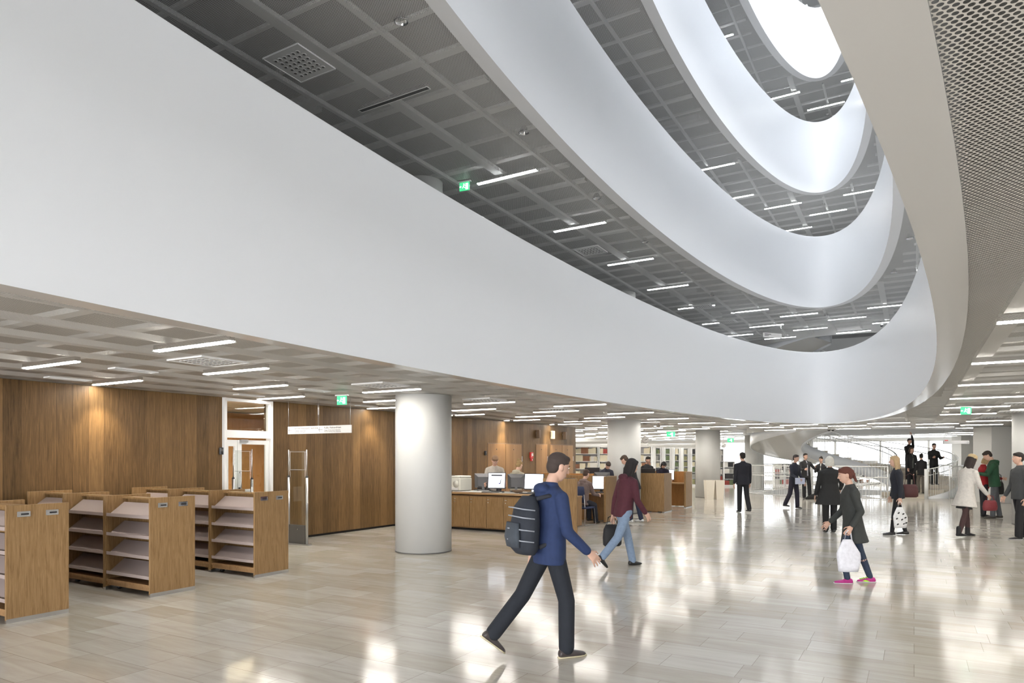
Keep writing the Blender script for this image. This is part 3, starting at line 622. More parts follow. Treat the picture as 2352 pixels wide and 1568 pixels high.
# hanging direction sign
def text(body, size, loc, parent, rot=(R(90),0,0), m='ink', name='lettering', align='LEFT', ext=.0006):
    c = bpy.data.curves.new(name, 'FONT'); c.body = body; c.size = size; c.extrude = ext; c.align_x = align; c.resolution_u = 3
    t = bpy.data.objects.new('t', c); COL.objects.link(t); me = bpy.data.meshes.new_from_object(t.evaluated_get(bpy.context.evaluated_depsgraph_get())); bpy.data.objects.remove(t)
    me.materials.clear(); me.materials.append(M[m]); o = bpy.data.objects.new(name, me); COL.objects.link(o); o.parent = parent; o.location = loc; o.rotation_euler = rot
    return o
def arrow(parent, x, z, s=.035, flip=1, y=-.0125):
    mb = MB(); mb.box((x+.5*s*flip, y, z), (s*1.7, .001, .006))
    for q in (-1,1): mb.box((0,0,0), (s*1.0,.001,.007), M=Matrix.Translation((x-.32*s*flip+.08*s*flip+.1*s, y, z+q*.33*s)) @ Matrix.Rotation(R(-q*50*flip), 4, 'Y'))
    return mb.build('arrow', M['ink'], parent)
e = empty('hanging_sign', (-9.67, 9.24, 2.205), 0, 'long white direction sign with two left arrows hanging before the oak wall', 'sign')
mb = MB(); mb.rbox((0,0,0), (1.66,.024,.145), .003); mb.build('board', M['sign'], e)
mb = MB()
for x in (-.82,-.02,.0,.80): mb.cyl((x,0,.07), (x,0,CEIL-2.205), .0035, n=6)
mb.build('suspension_rod', M['steel'], e)
arrow(e, -.775, -.0, .058); arrow(e, .035, .0, .058)
text('Tietotekniikkaosasto, käyttötila', .052, (-.665,-.0125,.018), e); text('IT-avdelningen, användartjänst\nIT Department, User services', .027, (-.665,-.0125,-.022), e)
text('Kulku Aleksandriaan', .052, (.155,-.0125,.018), e); text('Passage till Universitetets Aleksandria\nAccess to Learning Centre Aleksandria', .027, (.155,-.0125,-.022), e)
# right-hand sign by the stair
p = G(2196, 1015, 2.0); p = UV((2196-1176)/FPX*27.0, 27.0, 2.26)
e = empty('hanging_sign', p, R(YAW-6), 'narrow grey direction sign with a right arrow and small red mark, near the stair', 'sign')
mb = MB(); mb.rbox((0,0,0), (.98,.03,.135), .003); mb.build('board', M['grey'], e)
mb = MB(); mb.box((-.37,-.017,.075), (.13,.004,.03)); mb.build('red_mark', M['red'], e)
mb = MB()
for x in (-.45,.45): mb.cyl((x,0,.06), (x,0,CEIL-2.26), .004, n=6)
mb.build('suspension_rod', M['steel'], e); arrow(e, .42, .0, .05, -1, -.017)
# clocks
def clock(px, py, v, r, label):
    u = (px-1176)/FPX*v; z = EYE+(HZ-py)/FPX*v
    e = empty('hanging_clock', UV(u, v, z), R(YAW-12), label, 'clock', 'hanging clocks')
    mb = MB(); mb.cyl((0,-.03,0), (0,.03,0), r, n=40); mb.cyl((0,0,r*.98), (0,0,CEIL-z), .014, n=8); mb.build('case', M['white'], e)
    mb = MB()
    for i in range(12):
        a = math.pi*i/6; c = Vector((math.sin(a)*r*.80, -.032, math.cos(a)*r*.80))
        mb.box((0,0,0), (r*.07,.003,r*.20), M=Matrix.Translation(c) @ Matrix.Rotation(a, 4, 'Y'))
    mb.build('hour_marks', M['ink'], e)
    mb = MB()
    for a, l, w_ in ((R(75),.62,.07),(R(250),.18,.05),(R(68),.45,.09)):
        mb.box((0,0,0), (r*w_,.003,r*l), M=Matrix.Translation((math.sin(a)*r*l/2,-.035,math.cos(a)*r*l/2)) @ Matrix.Rotation(a, 4, 'Y'))
    mb.build('hands', M['ink'], e)
clock(1482, 1010, 26.5, .145, 'round white clock hanging just right of the second column')
clock(1662, 1022, 33.5, .125, 'smaller round white clock hanging right of the column with planters')
# ------------------------------------------------------------------ display bookcases in front of the oak wall
def make_case():
    e = empty('display_bookcase'); W_, D_, H_ = .985, .60, 1.20       # origin: centre of the foot; long side along x
    for s_ in (-1, 1):
        mb = MB(); mb.rbox((s_*(W_/2-.0125),0,.03+H_/2-.015), (.025,D_,H_-.03), .002); pn = mb.build('end_panel', M['oak'], e)
        mb = MB(); mb.box((s_*(W_/2-.0125),0,.022), (.031,D_-.005,.044)); mb.build('kick_strip', M['steel'], pn)
        for q in (-.14, .13):
            mb = MB(); x = s_*(W_/2+.001)
            mb.box((x,q,1.105), (.003,.115,.046)); mb.box((x+s_*.003,q,1.130), (.007,.122,.006)); mb.box((x+s_*.003,q,1.080), (.007,.122,.006))
            mb.box((x+s_*.003,q-.059,1.105), (.007,.006,.046)); mb.box((x+s_*.003,q+.059,1.105), (.007,.006,.046)); h_ = mb.build('handle_plate', M['chrome'], pn)
            mb = MB(); mb.box((x+s_*.003,q+.012,1.104), (.003,.07,.018)); mb.build('handle_recess', M['dark'], h_)
    mb = MB(); mb.box((0,0,.64), (W_-.05,.02,1.02)); mb.build('back_panel', M['oak'], e)
    mb = MB(); mb.box((0,0,1.165), (W_-.05,.16,.02)); mb.build('top_board', M['oak'], e)
    mb = MB(); mb.box((0,0,.125), (W_-.05,D_-.02,.03)); mb.box((0,-D_/2+.03,.10), (W_-.05,.02,.07)); mb.box((0,D_/2-.03,.10), (W_-.05,.02,.07)); mb.build('base_board', M['oak_dark'], e)
    for sd in (-1, 1):
        for k in range(4):
            z = .21+.245*k; mb = MB(); w2 = W_/2-.03
            a = (sd*(D_/2-.025), z); b = (sd*.06, z+.165)
            mb.add([(-w2,a[0],a[1]),(w2,a[0],a[1]),(w2,b[0],b[1]),(-w2,b[0],b[1]),(-w2,a[0],a[1]-.008),(w2,a[0],a[1]-.008),(w2,b[0],b[1]-.008),(-w2,b[0],b[1]-.008)],
                   [(0,1,2,3),(7,6,5,4),(0,4,5,1),(1,5,6,2),(2,6,7,3),(3,7,4,0)])
            mb.box((0, a[0]+sd*.012, a[1]+.016), (2*w2,.008,.040)); mb.build('slanted_tray', M['tray'], e)
    for x in (-.36,.36):
        for y in (-.18,.18):
            mb = MB(); mb.cyl((x-.012,y,.032), (x+.012,y,.032), .031, n=14); mb.box((x,y,.085), (.03,.03,.05)); mb.build('caster', M['dark'], e)
    return e
pc = make_case(); first = True
rown = ['front row', 'middle row', 'row nearest the glass door']
xs = [-8.43, -9.42, -10.41]; wn = ['end facing the lobby', 'middle', 'end by the oak wall']
for r_ in range(3):
    for c_ in range(3):
        o = pc if first else copy_tree(pc); first = False
        o.location = (xs[c_]+.0, 3.66+1.515*r_, 0); tag(o, 'oak display bookcase with rose trays, %s, %s' % (rown[r_], wn[c_]), 'bookcase', 'display bookcases')
# ------------------------------------------------------------------ anti-theft gates beside the door
def make_gate():
    e = empty('security_gate'); w_ = .50
    for s_ in (-1, 1):
        mb = MB(); mb.cyl((s_*w_/2,0,.0), (s_*w_/2,0,1.30), .026, n=16); po = mb.build('post', M['steel'], e)
        mb = MB(); mb.cyl((s_*w_/2,0,1.30), (s_*w_/2,0,1.33), .028, .016, n=16); mb.build('post_cap', M['dark'], po)
        mb = MB(); mb.cyl((s_*w_/2,0,1.32), (s_*w_/2,0,1.83), .009, n=8); mb.build('upper_rod', M['steel'], e)
    mb = MB(); mb.rbox((0,0,.20), (w_-.05,.05,.36), .004); k = mb.build('base_box', M['darkgrey'], e)
    mb = MB(); mb.cyl((.02,-.026,.30), (.02,-.033,.30), .016, n=14); mb.build('lock', M['chrome'], k)
    mb = MB(); mb.box((0,0,.012), (w_+.14,.12,.024)); mb.build('floor_plate', M['steel'], e)
    mb = MB(); mb.rbox((0,0,.91), (w_-.08,.010,1.06), .004); mb.rbox((0,0,1.62), (w_-.05,.010,.38), .004); mb.build('clear_panel', M['glass'], e)
    mb = MB()
    for z in (1.445,1.79): mb.box((0,-.006,z), (w_-.1,.003,.004))
    for x in (-.2,.2): mb.box((x,-.006,1.62), (.003,.003,.35))
    mb.build('antenna_line', M['white'], e); return e
g = make_gate(); g.location = (-10.26, 9.26, 0); tag(g, 'slim security gate with steel posts right of the glass door', 'security gate', 'security gates')
g2 = copy_tree(g); g2.location = (-10.28, 8.02, 0); tag(g2, 'slim security gate standing before the glass door, behind the bookcases', 'security gate', 'security gates')
# ------------------------------------------------------------------ desks
def desk_front(x0, x1, y, h, n, top_over=.05, depth=.8):
    e = empty('reception_desk', (x0, y, 0), 0, 'long oak reception counter with cabinet doors, right of the nearest column', 'desk')
    L_ = x1-x0
    mb = MB(); mb.box((L_/2, depth/2+.02, (h-.1)/2+.04), (L_-.02, depth-.06, h-.12)); mb.build('carcass', M['oak_dark'], e)
    mb = MB(); mb.box((L_/2, depth/2+.04, .02), (L_-.1, depth-.15, .04)); mb.build('plinth', M['black'], e)
    dw = L_/n
    for i in range(n):
        mb = MB(); mb.rbox((dw*(i+.5), .0, (h-.13)/2+.06), (dw-.008,.022,h-.17), .002); d = mb.build('door', M['oak'], e)
        if i % 2 == 1 or True:
            mb = MB(); sx = dw*(i+.5)-dw*.38; mb.box((sx,-.013,h-.155), (.05,.005,.014)); mb.cyl((sx-.005,-.010,h-.22), (sx-.005,-.017,h-.22), .011, n=10); mb.build('lock', M['steel'], d)
    mb = MB(); mb.rbox((L_/2, depth/2-.03, h-.022), (L_, depth+.02, .044), .003); mb.build('worktop', M['oak_top'], e)
    mb = MB(); mb.box((L_/2, depth/2, h+.002), (L_-.06, depth-.12, .004)); mb.build('worktop_inlay', M['sign'], e)
    return e
desk_front(-9.75, -6.52, 13.06, .875, 7)
e = empty('desk_screen_panel', (-6.09, 13.05, 0), 0, 'tall oak end panel of the reception desk beside the walking person', 'panel')
mb = MB(); mb.rbox((-.38,-.06,.625), (.80,.045,1.22), .003); mb.build('board', M['oak'], e); mb = MB(); mb.box((-.38,-.06,.01), (.78,.05,.03)); mb.build('kick_strip', M['steel'], e)
e = empty('service_desk', (-8.6, 14.88, 0), 0, 'low oak staff desk behind the reception counter', 'desk')
mb = MB(); mb.rbox((0,0,.72), (3.2,.8,.04), .003); mb.build('worktop', M['oak_top'], e); mb = MB(); mb.box((0,.36,.36), (3.1,.03,.68)); mb.box((-1.58,0,.36), (.03,.76,.68)); mb.box((1.58,0,.36), (.03,.76,.68)); mb.build('side_panel', M['oak_dark'], e)
def booth(x0, x1, y, front, label, hp=1.19, mt='oak', back=None, wt=.74, dep=.75):
    "work booth: worktop with an oak side panel toward the lobby; front = closed tall board on the near side"
    e = empty('computer_booth', (x1, y, 0), 0, label, 'desk'); L_ = x1-x0
    mb = MB(); mb.rbox((-.03, dep/2, hp/2+.015), (.06, dep, hp-.03), .003); p = mb.build('side_panel', M['oak'], e)
    mb = MB(); mb.box((-.03, dep/2, .012), (.066, dep-.01, .026)); mb.build('kick_strip', M['steel'], p)
    yb = .03 if front else dep-.03
    mb = MB(); mb.rbox((-.06-L_/2, yb, hp/2+.015), (L_-.0, .05, hp-.03), .003); mb.build('front_board' if front else 'back_board', M[mt], e)
    mb = MB(); mb.rbox((-.06-L_/2, dep/2, wt), (L_-.02, dep-.10, .035), .003); mb.build('worktop', M['oak_top'], e)
    if not front:
        mb = MB(); mb.box((-.06-L_/2, dep-.12, wt/2), (L_-.04, .02, wt-.04)); mb.build('modesty_panel', M['oak_red'] if mt == 'oak_red' else M['oak_dark'], e)
    return e
booth(-8.9, -6.75, 16.15, False, 'computer booth where the seated person in a brown hoodie works', 1.19)
booth(-8.7, -6.52, 20.14, True, 'tall closed oak booth with a black monitor on top edge', 1.19)
booth(-8.7, -6.50, 22.35, False, 'farthest oak booth with reddish panel and lit monitor', 1.19, 'oak_red', wt=.80)
e = empty('partition_board', (-9.18, 18.9, 0), 0, 'honey coloured oak partition behind the brown hoodie', 'panel'); mb = MB(); mb.rbox((0,0,.60), (1.8,.05,1.17), .003); mb.build('board', M['oak_red'], e)
mb = MB(); mb.box((0,0,.01), (1.78,.056,.02)); mb.build('kick_strip', M['steel'], e)
# ------------------------------------------------------------------ computers
def make_monitor(lit, page, wd=.43, ht=.37, frame='dark', wedge=False):
    "screen faces -y; origin on the desk under the stand"
    e = empty('monitor'); zc = .075+ht/2; Mt = Matrix.Translation((0,0,zc)) @ Matrix.Rotation(R(-8), 4, 'X')
    mb = MB(); mb.box((0,0,0), (wd,.028,ht), M=Mt); 
    if wedge:       # deep wedge-shaped back casing
        a = [Mt @ Vector(v) for v in ((-wd/2,.014,-ht/2),(wd/2,.014,-ht/2),(wd/2,.014,ht/2),(-wd/2,.014,ht/2),(-wd*.28,.09,-ht*.36),(wd*.28,.09,-ht*.36),(wd*.28,.09,ht*.30),(-wd*.28,.09,ht*.30))]
        mb.add(a, [(0,1,5,4),(1,2,6,5),(2,3,7,6),(3,0,4,7),(4,5,6,7)], 1)
    sh = mb.build('casing', [M[frame], M['graphite']], e)
    mb = MB(); mb.box((0,0,0), (wd-.03,.003,ht-.035), M=Mt @ Matrix.Translation((0,-.0155,.004))); s_ = mb.build('screen', M['screen'] if lit else M['dark'], e)
    if lit and page:
        mb = MB(); mb.box((0,0,0), (wd*.62,.002,ht*.085), M=Mt @ Matrix.Translation((-.0,-.018,ht*.33))); mb.build('page_header', M['screen_ink'], s_)
        mb = MB()
        for (x, z, w_, h_) in ((.10,-.02,.015,.07),(.085,-.06,.03,.02),(.115,.03,.012,.02)): mb.box((0,0,0), (w_,.002,h_), M=Mt @ Matrix.Translation((x,-.018,z)))
        mb.build('page_figure', M['screen_ink'], s_); mb = MB(); mb.box((0,0,0), (.05,.002,.022), M=Mt @ Matrix.Translation((.075,-.0175,-.065))); mb.build('page_mark', M['screen_blue'], s_)
    elif lit:
        mb = MB()
        for i in range(7): mb.box((0,0,0), (wd*(.45-.04*(i%3)),.002,.004), M=Mt @ Matrix.Translation((-.03,-.018,ht*.28-.03*i)))
        mb.build('page_text', M['grey'], s_)
    mb = MB(); mb.box((0,.06,.11), (.06,.03,.20)); mb.build('stand', M['graphite'] if wedge else M[frame], e)
    mb = MB(); mb.rbox((0,.02,.010), (.26,.20,.02), .006); mb.build('base', M['dark'], e); return e
MP = {'page': make_monitor(True, True), 'text': make_monitor(True, False, .46, .36), 'back': make_monitor(True, False, .42, .34, 'dark', True), 'black': make_monitor(False, False, .46, .30)}
def put(key, x, y, z, rz, label): return inst(key, MP, (x, y, z), R(rz), label, 'computer monitors on the desks', 'monitor')
ZT = .882
put('page', -8.30, 13.40, ZT, 12, 'lit monitor with dark page header facing the lobby on the reception counter')
put('text', -7.32, 13.40, ZT, 8, 'lit white monitor right of the dark bowl on the reception counter')
put('back', -8.86, 13.70, ZT, 205, 'grey backed monitor seen from behind, just right of the printer')
put('back', -7.92, 13.66, ZT, 200, 'grey backed monitor right behind the lit page screen')
put('text', -7.85, 14.7, .742, 20, 'lit monitor partly hidden behind the beige jacket')
put('back', -7.45, 14.95, .742, 185, 'grey backed monitor right of the blonde bun, on the staff desk')
put('page', -7.15, 14.7, .742, 5, 'lit monitor with header at the right end of the staff desk')
put('text', -7.04, 16.52, .76, 14, 'lit monitor in front of the seated person in a brown hoodie')
put('back', -7.36, 17.35, .852, 200, 'grey backed monitor above the brown hoodie\'s screen')
put('black', -8.62, 19.55, .982, 200, 'black monitor seen from behind, against the bookshelves')
put('black', -7.20, 20.65, .95, 185, 'black monitor seen from behind on the closed oak booth')
put('text', -7.75, 21.0, .76, 20, 'lit monitor sliver left of the black monitor on the closed booth')
put('text', -7.25, 22.75, .82, 12, 'lit monitor on the farthest oak booth')
for wx, wy, wz, ww, lb in ((-8.9, 19.6, .96, 1.3, 'high worktop behind the honey partition, carrying the black monitor'),):
    e3 = empty('work_surface', (wx, wy, 0), 0, lb, 'desk'); MB().rbox((0,0,wz), (ww,.6,.04), .003).build('worktop', M['oak_top'], e3)
    for q in (-1,1): MB().box((q*(ww/2-.03),0,wz/2-.01), (.03,.5,wz-.02)).build('leg_panel', M['oak_dark'], e3)
e2 = empty('work_surface', (-7.6, 17.4, 0), 0, 'narrow worktop behind the seated person, carrying two monitors', 'desk')
mb = MB(); mb.rbox((0,0,.83), (1.4,.6,.04), .003); mb.build('worktop', M['oak_top'], e2); mb = MB(); mb.box((-.66,0,.405), (.03,.5,.81)); mb.box((.66,0,.405), (.03,.5,.81)); mb.build('leg_panel', M['oak_dark'], e2)
for x, y, z, rz, lb in ((-8.33,13.20,ZT,12,'black keyboard in front of the lit page monitor'), (-7.33,13.18,ZT,6,'black keyboard in front of the lit white monitor'), (-7.14,16.33,.76,14,'black keyboard under the seated person\'s hands'), (-9.0,13.9,ZT,20,'black keyboard lying behind the printer')):
    e = empty('keyboard', (x, y, z), R(rz), lb, 'keyboard', 'keyboards'); mb = MB(); mb.rbox((0,0,.008), (.42,.14,.016), .004); k = mb.build('base', M['dark'], e)
    mb = MB()
    for i in range(5):
        for j in range(14): mb.box((-.185+.0285*j, -.05+.025*i, .0175), (.022,.019,.005))
    mb.build('keys', M['darkgrey'], k)
for x, y, lb in ((-8.02,13.22,'black computer mouse beside the lit page monitor'), (-7.02,13.2,'black computer mouse at the right end of the counter')):
    o = MB().ball((0,0,.014), (.03,.05,.016), 14).build('computer_mouse', M['dark'], None, (x, y, ZT)); tag(o, lb, 'mouse')
# printer
e = empty('printer', (-9.38, 13.42, ZT), R(-8), 'off white desktop printer on the counter next to the column', 'printer')
mb = MB(); mb.rbox((0,0,.16), (.46,.44,.30), .02); mb.rbox((0,.02,.335), (.44,.38,.05), .015); mb.build('body', M['printer'], e)
mb = MB(); mb.rbox((-.14,-.1,.365), (.12,.10,.015), .004); mb.build('control_panel', M['darkgrey'], e)
mb = MB(); mb.box((0,-.222,.20), (.34,.006,.13)); mb.cyl((.12,-.223,.17), (.12,-.228,.17), .09, n=24); mb.build('front_cover', M['printer'], e)
mb = MB(); mb.box((0,-.223,.065), (.36,.006,.07)); mb.build('paper_tray', M['white'], e)
# bowl, papers, chairs
o = MB().loft([((0,0,.0),(.05,0,0),(0,.05,0)),((0,0,.02),(.11,0,0),(0,.11,0)),((0,0,.065),(.17,0,0),(0,.17,0)),((0,0,.062),(.163,0,0),(0,.163,0)),((0,0,.02),(.10,0,0),(0,.10,0))], 28).build('bowl', M['brown'], None, (-7.68, 13.3, ZT)); tag(o, 'dark brown shallow bowl on the reception counter', 'bowl')
for i, (x, y, z, lb) in enumerate(((-8.85,13.25,ZT,'loose white papers left of the lit page monitor'), (-8.72,13.5,ZT,'white paper sheet behind the keyboard at the printer'))):
    mb = MB()
    for k in range(3): mb.box((.01*k,.008*k,.001+.002*k), (.21,.297,.0015), rz=.2*k)
    tag(mb.build('paper_sheet', M['paper'], None, (x, y, z), .3+i), lb, 'paper')
def make_chair(m, seat_h=.46):
    e = empty('office_chair'); mb = MB(); mb.rbox((0,0,seat_h-.03), (.46,.44,.05), .02); mb.build('seat', M[m], e)
    mb = MB(); mb.loft([((0,-.22,seat_h+.10+.1*i), (.21-.012*abs(i-1.5),0,0), (0,.018,0)) for i in range(5)], 16); mb.build('backrest', M[m], e)
    for sx in (-1,1):
        mb = MB(); mb.tube([(sx*.2,.2,seat_h-.05),(sx*.22,.24,.012),(sx*.22,-.24,.012),(sx*.2,-.2,seat_h-.05),(sx*.19,-.235,seat_h+.3)], .010, 8); mb.build('leg', M['steel'], e)
    return e
CP = {'blue': make_chair('chair_blue'), 'black': make_chair('dark')} if 'chair_blue' in M else None
if CP is None:
    M['chair_blue'] = mat('dark_blue_fabric', (.018,.028,.075), .8); CP = {'blue': make_chair('chair_blue'), 'black': make_chair('dark')}
inst('blue', CP, (-7.13, 15.60, 0), R(-10), 'dark blue chair under the person in a brown hoodie', 'desk chairs', 'chair')
inst('black', CP, (-9.34, 14.12, 0.0), R(170), 'black office chair behind the reception counter', 'desk chairs', 'chair')
# planters
for px, lb in ((1629,'cream tapered planter box at the foot of the column, left one'), (1651,'cream tapered planter box at the foot of the column, right one')):
    p = G(px, 1146.5); mb = MB(); z1 = .76
    a, b = (.135, .16) , (.175, .19)
    mb.add([(-a[0],-a[1],0),(a[0],-a[1],0),(a[0],a[1],0),(-a[0],a[1],0),(-b[0],-b[1],z1),(b[0],-b[1],z1),(b[0],b[1],z1),(-b[0],b[1],z1),(-b[0]+.02,-b[1]+.02,z1),(b[0]-.02,-b[1]+.02,z1),(b[0]-.02,b[1]-.02,z1),(-b[0]+.02,b[1]-.02,z1),(-b[0]+.03,-b[1]+.03,z1-.2),(b[0]-.03,-b[1]+.03,z1-.2),(b[0]-.03,b[1]-.03,z1-.2),(-b[0]+.03,b[1]-.03,z1-.2)],
           [(3,2,1,0),(0,1,5,4),(1,2,6,5),(2,3,7,6),(3,0,4,7),(4,5,9,8),(5,6,10,9),(6,7,11,10),(7,4,8,11),(8,9,13,12),(9,10,14,13),(10,11,15,14),(11,8,12,15),(12,13,14,15)])
    tag(mb.build('planter_box', M['planter'], None, (p.x, p.y, 0), R(YAW)), lb, 'planter')
# ------------------------------------------------------------------ library shelving with books beyond the desks
BC = {'cream': (.74,.68,.52), 'white': (.80,.78,.74), 'red': (.34,.06,.05), 'green': (.12,.16,.08), 'olive': (.26,.25,.13), 'black': (.03,.03,.035), 'blue': (.07,.09,.24), 'brown': (.24,.11,.06), 'grey': (.30,.30,.28), 'yellow': (.62,.48,.12)}
BM = {k: mat('book_'+k, v, .6) for k, v in BC.items()}
BMESH = {}
def book_mesh(c, k):
    if (c, k) not in BMESH:
        t, d, h = ((.034,.17,.24),(.055,.2,.28),(.026,.15,.21))[k]; mb = MB()
        mb.box((0,-d/2+.002,h/2), (t,.004,h)); mb.box((-t/2+.0015,0,h/2), (.003,d,h)); mb.box((t/2-.0015,0,h/2), (.003,d,h)); mb.box((0,.002,h/2), (t-.004,d-.01,h-.012), mi=1)
        o = mb.build('book', [BM[c], M['paper']]); BMESH[c, k] = (o.data, t, d, h); bpy.data.objects.remove(o)
    return BMESH[c, k]
NB = [0]; STUFFB = []
def shelf_unit(loc, rz, wd, ht, shelves, label, short, palette, depth=.30, maxbooks=60, plinth=.08, tag_word='white bookcase'):
    e = empty('white_bookcase', loc, rz, label, 'bookcase'); 
    for s_ in (-1,1):
        mb = MB(); mb.box((s_*wd/2,0,ht/2), (.03,depth+.02,ht)); mb.build('side_panel', M['bookcase'], e)
    mb = MB(); mb.box((0,depth/2-.006,ht/2), (wd-.03,.01,ht-.02)); mb.build('back_panel', M['bookcase'], e)
    mb = MB(); mb.box((0,0,plinth/2), (wd-.03,depth-.02,plinth)); mb.box((0,0,ht-.015), (wd-.03,depth,.03)); mb.build('top_and_plinth', M['bookcase'], e)
    T = Matrix.Translation(loc) @ Matrix.Rotation(rz, 4, 'Z'); rnd = random.Random(int(loc[0]*100)+int(loc[1]*7)); st = MB(); mats = list(BM.values())+[M['paper']]; keys = list(BM)
    for k in range(shelves):
        z = plinth+(ht-plinth)*k/shelves
        mb = MB(); mb.box((0,0,z+.012), (wd-.03,depth-.01,.024)); mb.build('shelf', M['bookcase'], e)
        if k == 0 and rnd.random() < .3: continue
        idx = 0; x = -wd/2+.03; c = rnd.choice(palette); run = rnd.randint(3, 9); kk = rnd.choice((0,0,1,2))
        while x < wd/2-.07:
            if run <= 0:
                run = rnd.randint(2, 9); c = rnd.choice(palette); kk = rnd.choice((0,0,1,2))
                if rnd.random() < .18: x += rnd.uniform(.05,.25); continue
            run -= 1; me, t, d, h = book_mesh(c, kk)
            if x+t > wd/2-.02: break
            M4 = T @ Matrix.Translation((x+t/2, -depth/2+d/2+.015, z+.0245))
            if NB[0] < 295 and maxbooks > 0 and EYE-.75 < z < 3:
                o = bpy.data.objects.new('book', me); COL.objects.link(o); o.matrix_world = M4
                idx += 1; tag(o, '%s book, %s from the left, %s shelf up, %s' % (c, ORD[idx-1].replace('nearest','first') if idx < 31 else 'near last', ORD[k].replace('nearest','bottom'), short), 'book', 'books on the '+label); NB[0] += 1; maxbooks -= 1
            else: STUFFB.append((me, M4))
            x += t+.002
    return e
pal1 = ['cream','cream','cream','white','red','brown']; pal2 = ['grey','olive','olive','black','cream','green']; pal3 = ['black','grey','red','green','white']
# shelving seen past the end of the oak wall
p = G(1330, 1123); 
for i in range(5):
    x0 = UV((1347-1176)/FPX*31.5, 31.5); q = x0 + Vector((math.cos(R(12)), math.sin(R(12)), 0))*(1.20*(i-2))
    shelf_unit((q.x, q.y, 0), R(12), 1.14, 2.15, 6, 'tall white bookcase past the oak wall, %s from the left' % ORD[i] if i else 'tall white bookcase past the oak wall, first from the left', ['first','second','third','fourth','fifth'][i]+' tall case', pal1, maxbooks=32 if i in (2,3) else (6 if i == 4 else 0))
# ranks of shelving with white end panels
for i, px in enumerate((1487, 1512, 1534, 1555, 1575, 1593)):
    v = 34.5+1.0*i; q = UV((px-1176)/FPX*v, v)
    shelf_unit((q.x, q.y, 0), R(YAW-18), .25, 2.16, 6, 'narrow white bookcase in the rank behind the desks, %s from the second column' % ORD[i], ORD[i]+' narrow case', pal2, maxbooks=18)
    q2 = UV((px+11.5-1176)/FPX*(v+.1), v+.1)
    mb = MB(); mb.rbox((0,0,1.09), (.15,.34,2.18), .004); o = mb.build('shelf_end_panel', M['bookcase'], None, (q2.x, q2.y, 0), R(YAW-18)); tag(o, 'bright white end panel of the shelving rank, %s from the second column' % ORD[i], 'panel', 'white shelving end panels')
for i, (px, wd, v) in enumerate(((1655, .22, 36.5), (1674, .56, 38.5))):
    q = UV((px-1176)/FPX*v, v); shelf_unit((q.x, q.y, 0), R(YAW-4), wd, 2.1 if i == 0 else 1.42, 6 if i == 0 else 4, ['slim white bookcase just right of the column with planters','low white bookcase of dark books left of the walking man in black'][i], ['slim case', 'low case by the walking man'][i], pal3, maxbooks=20 if i else 6)
for i, px in enumerate((1788, 1812)):
    v = 39.5; q = UV((px-1176)/FPX*v, v); shelf_unit((q.x, q.y, 0), R(YAW), .54, 1.30, 4, 'low white bookcase behind the railing, %s' % ('left one' if i == 0 else 'right one'), 'low %s case behind railing' % ('left','right')[i], pal3, maxbooks=22)
q = UV((1965-1176)/FPX*41, 41); shelf_unit((q.x, q.y, 0), R(YAW), 2.2, 1.2, 3, 'long low white bookcase beyond the stair railing', 'long low case', ['black','brown','grey'], maxbooks=24)
mb = MB()
for me, M4 in STUFFB:
    vs = [M4 @ v.co for v in me.vertices]; 
    for pl in me.polygons: pass
    keyc = [i for i, k in enumerate(BM) if BM[k] == me.materials[0]][0]
    b = len(mb.v); mb.v += [tuple(v) for v in vs]
    for pl in me.polygons: mb.f.append([b+i for i in pl.vertices]); mb.m.append(keyc if pl.material_index == 0 else len(BM)); mb.sm.append(False)
tag(mb.build('shelved_books', list(BM.values())+[M['paper']]), 'mass of small books filling the remaining white bookcases', 'books', kind='stuff')
# white ducts and hanging rods under the library ceiling
for i, (px, py, v, L_) in enumerate(((1345,1012,30.5,4.5), (1540,1022,34,5.0), (1350,1022,34.0,6.0))):
    q = UV((px-1176)/FPX*v, v, EYE+(HZ-py)/FPX*v); mb = MB(); mb.rbox((0,0,0), (L_,.25,.14), .03); tag(mb.build('ventilation_duct', M['white'], None, q, R(10)), ['white duct above the bookcases past the oak wall','white duct above the shelving rank','farther white duct above the bookcases'][i], 'duct')
# ------------------------------------------------------------------ spiral stair
RATE = ST/360.0*1.03; DOWNZ = -3.85
def helix_z(a): return (a-S_A0)*RATE
st = empty('spiral_stair', SC, 0, 'white spiral stair with pale stone steps and thin balusters', 'staircase')
ZO = [0.0]
def loc3(r, a, z): p = sp(r, a, z+ZO[0]); return p-SC
def ribbon(mb, r, a0, a1, zlo, zhi, th, step=4, mi=0):
    n = max(2, int((a1-a0)/step)); vs = []; fs = []
    for i in range(n+1):
        a = a0+(a1-a0)*i/n; z = helix_z(a)
        vs += [loc3(r, a, z+zlo), loc3(r, a, z+zhi), loc3(r+th, a, z+zhi), loc3(r+th, a, z+zlo)]
        if i:
            b = 4*i; c = b-4
            for k in range(4): fs.append((c+k, c+(k+1)%4, b+(k+1)%4, b+k))
    fs += [(0,1,2,3), tuple(4*n+k for k in (3,2,1,0))]
    mb.add(vs, fs, mi, True)
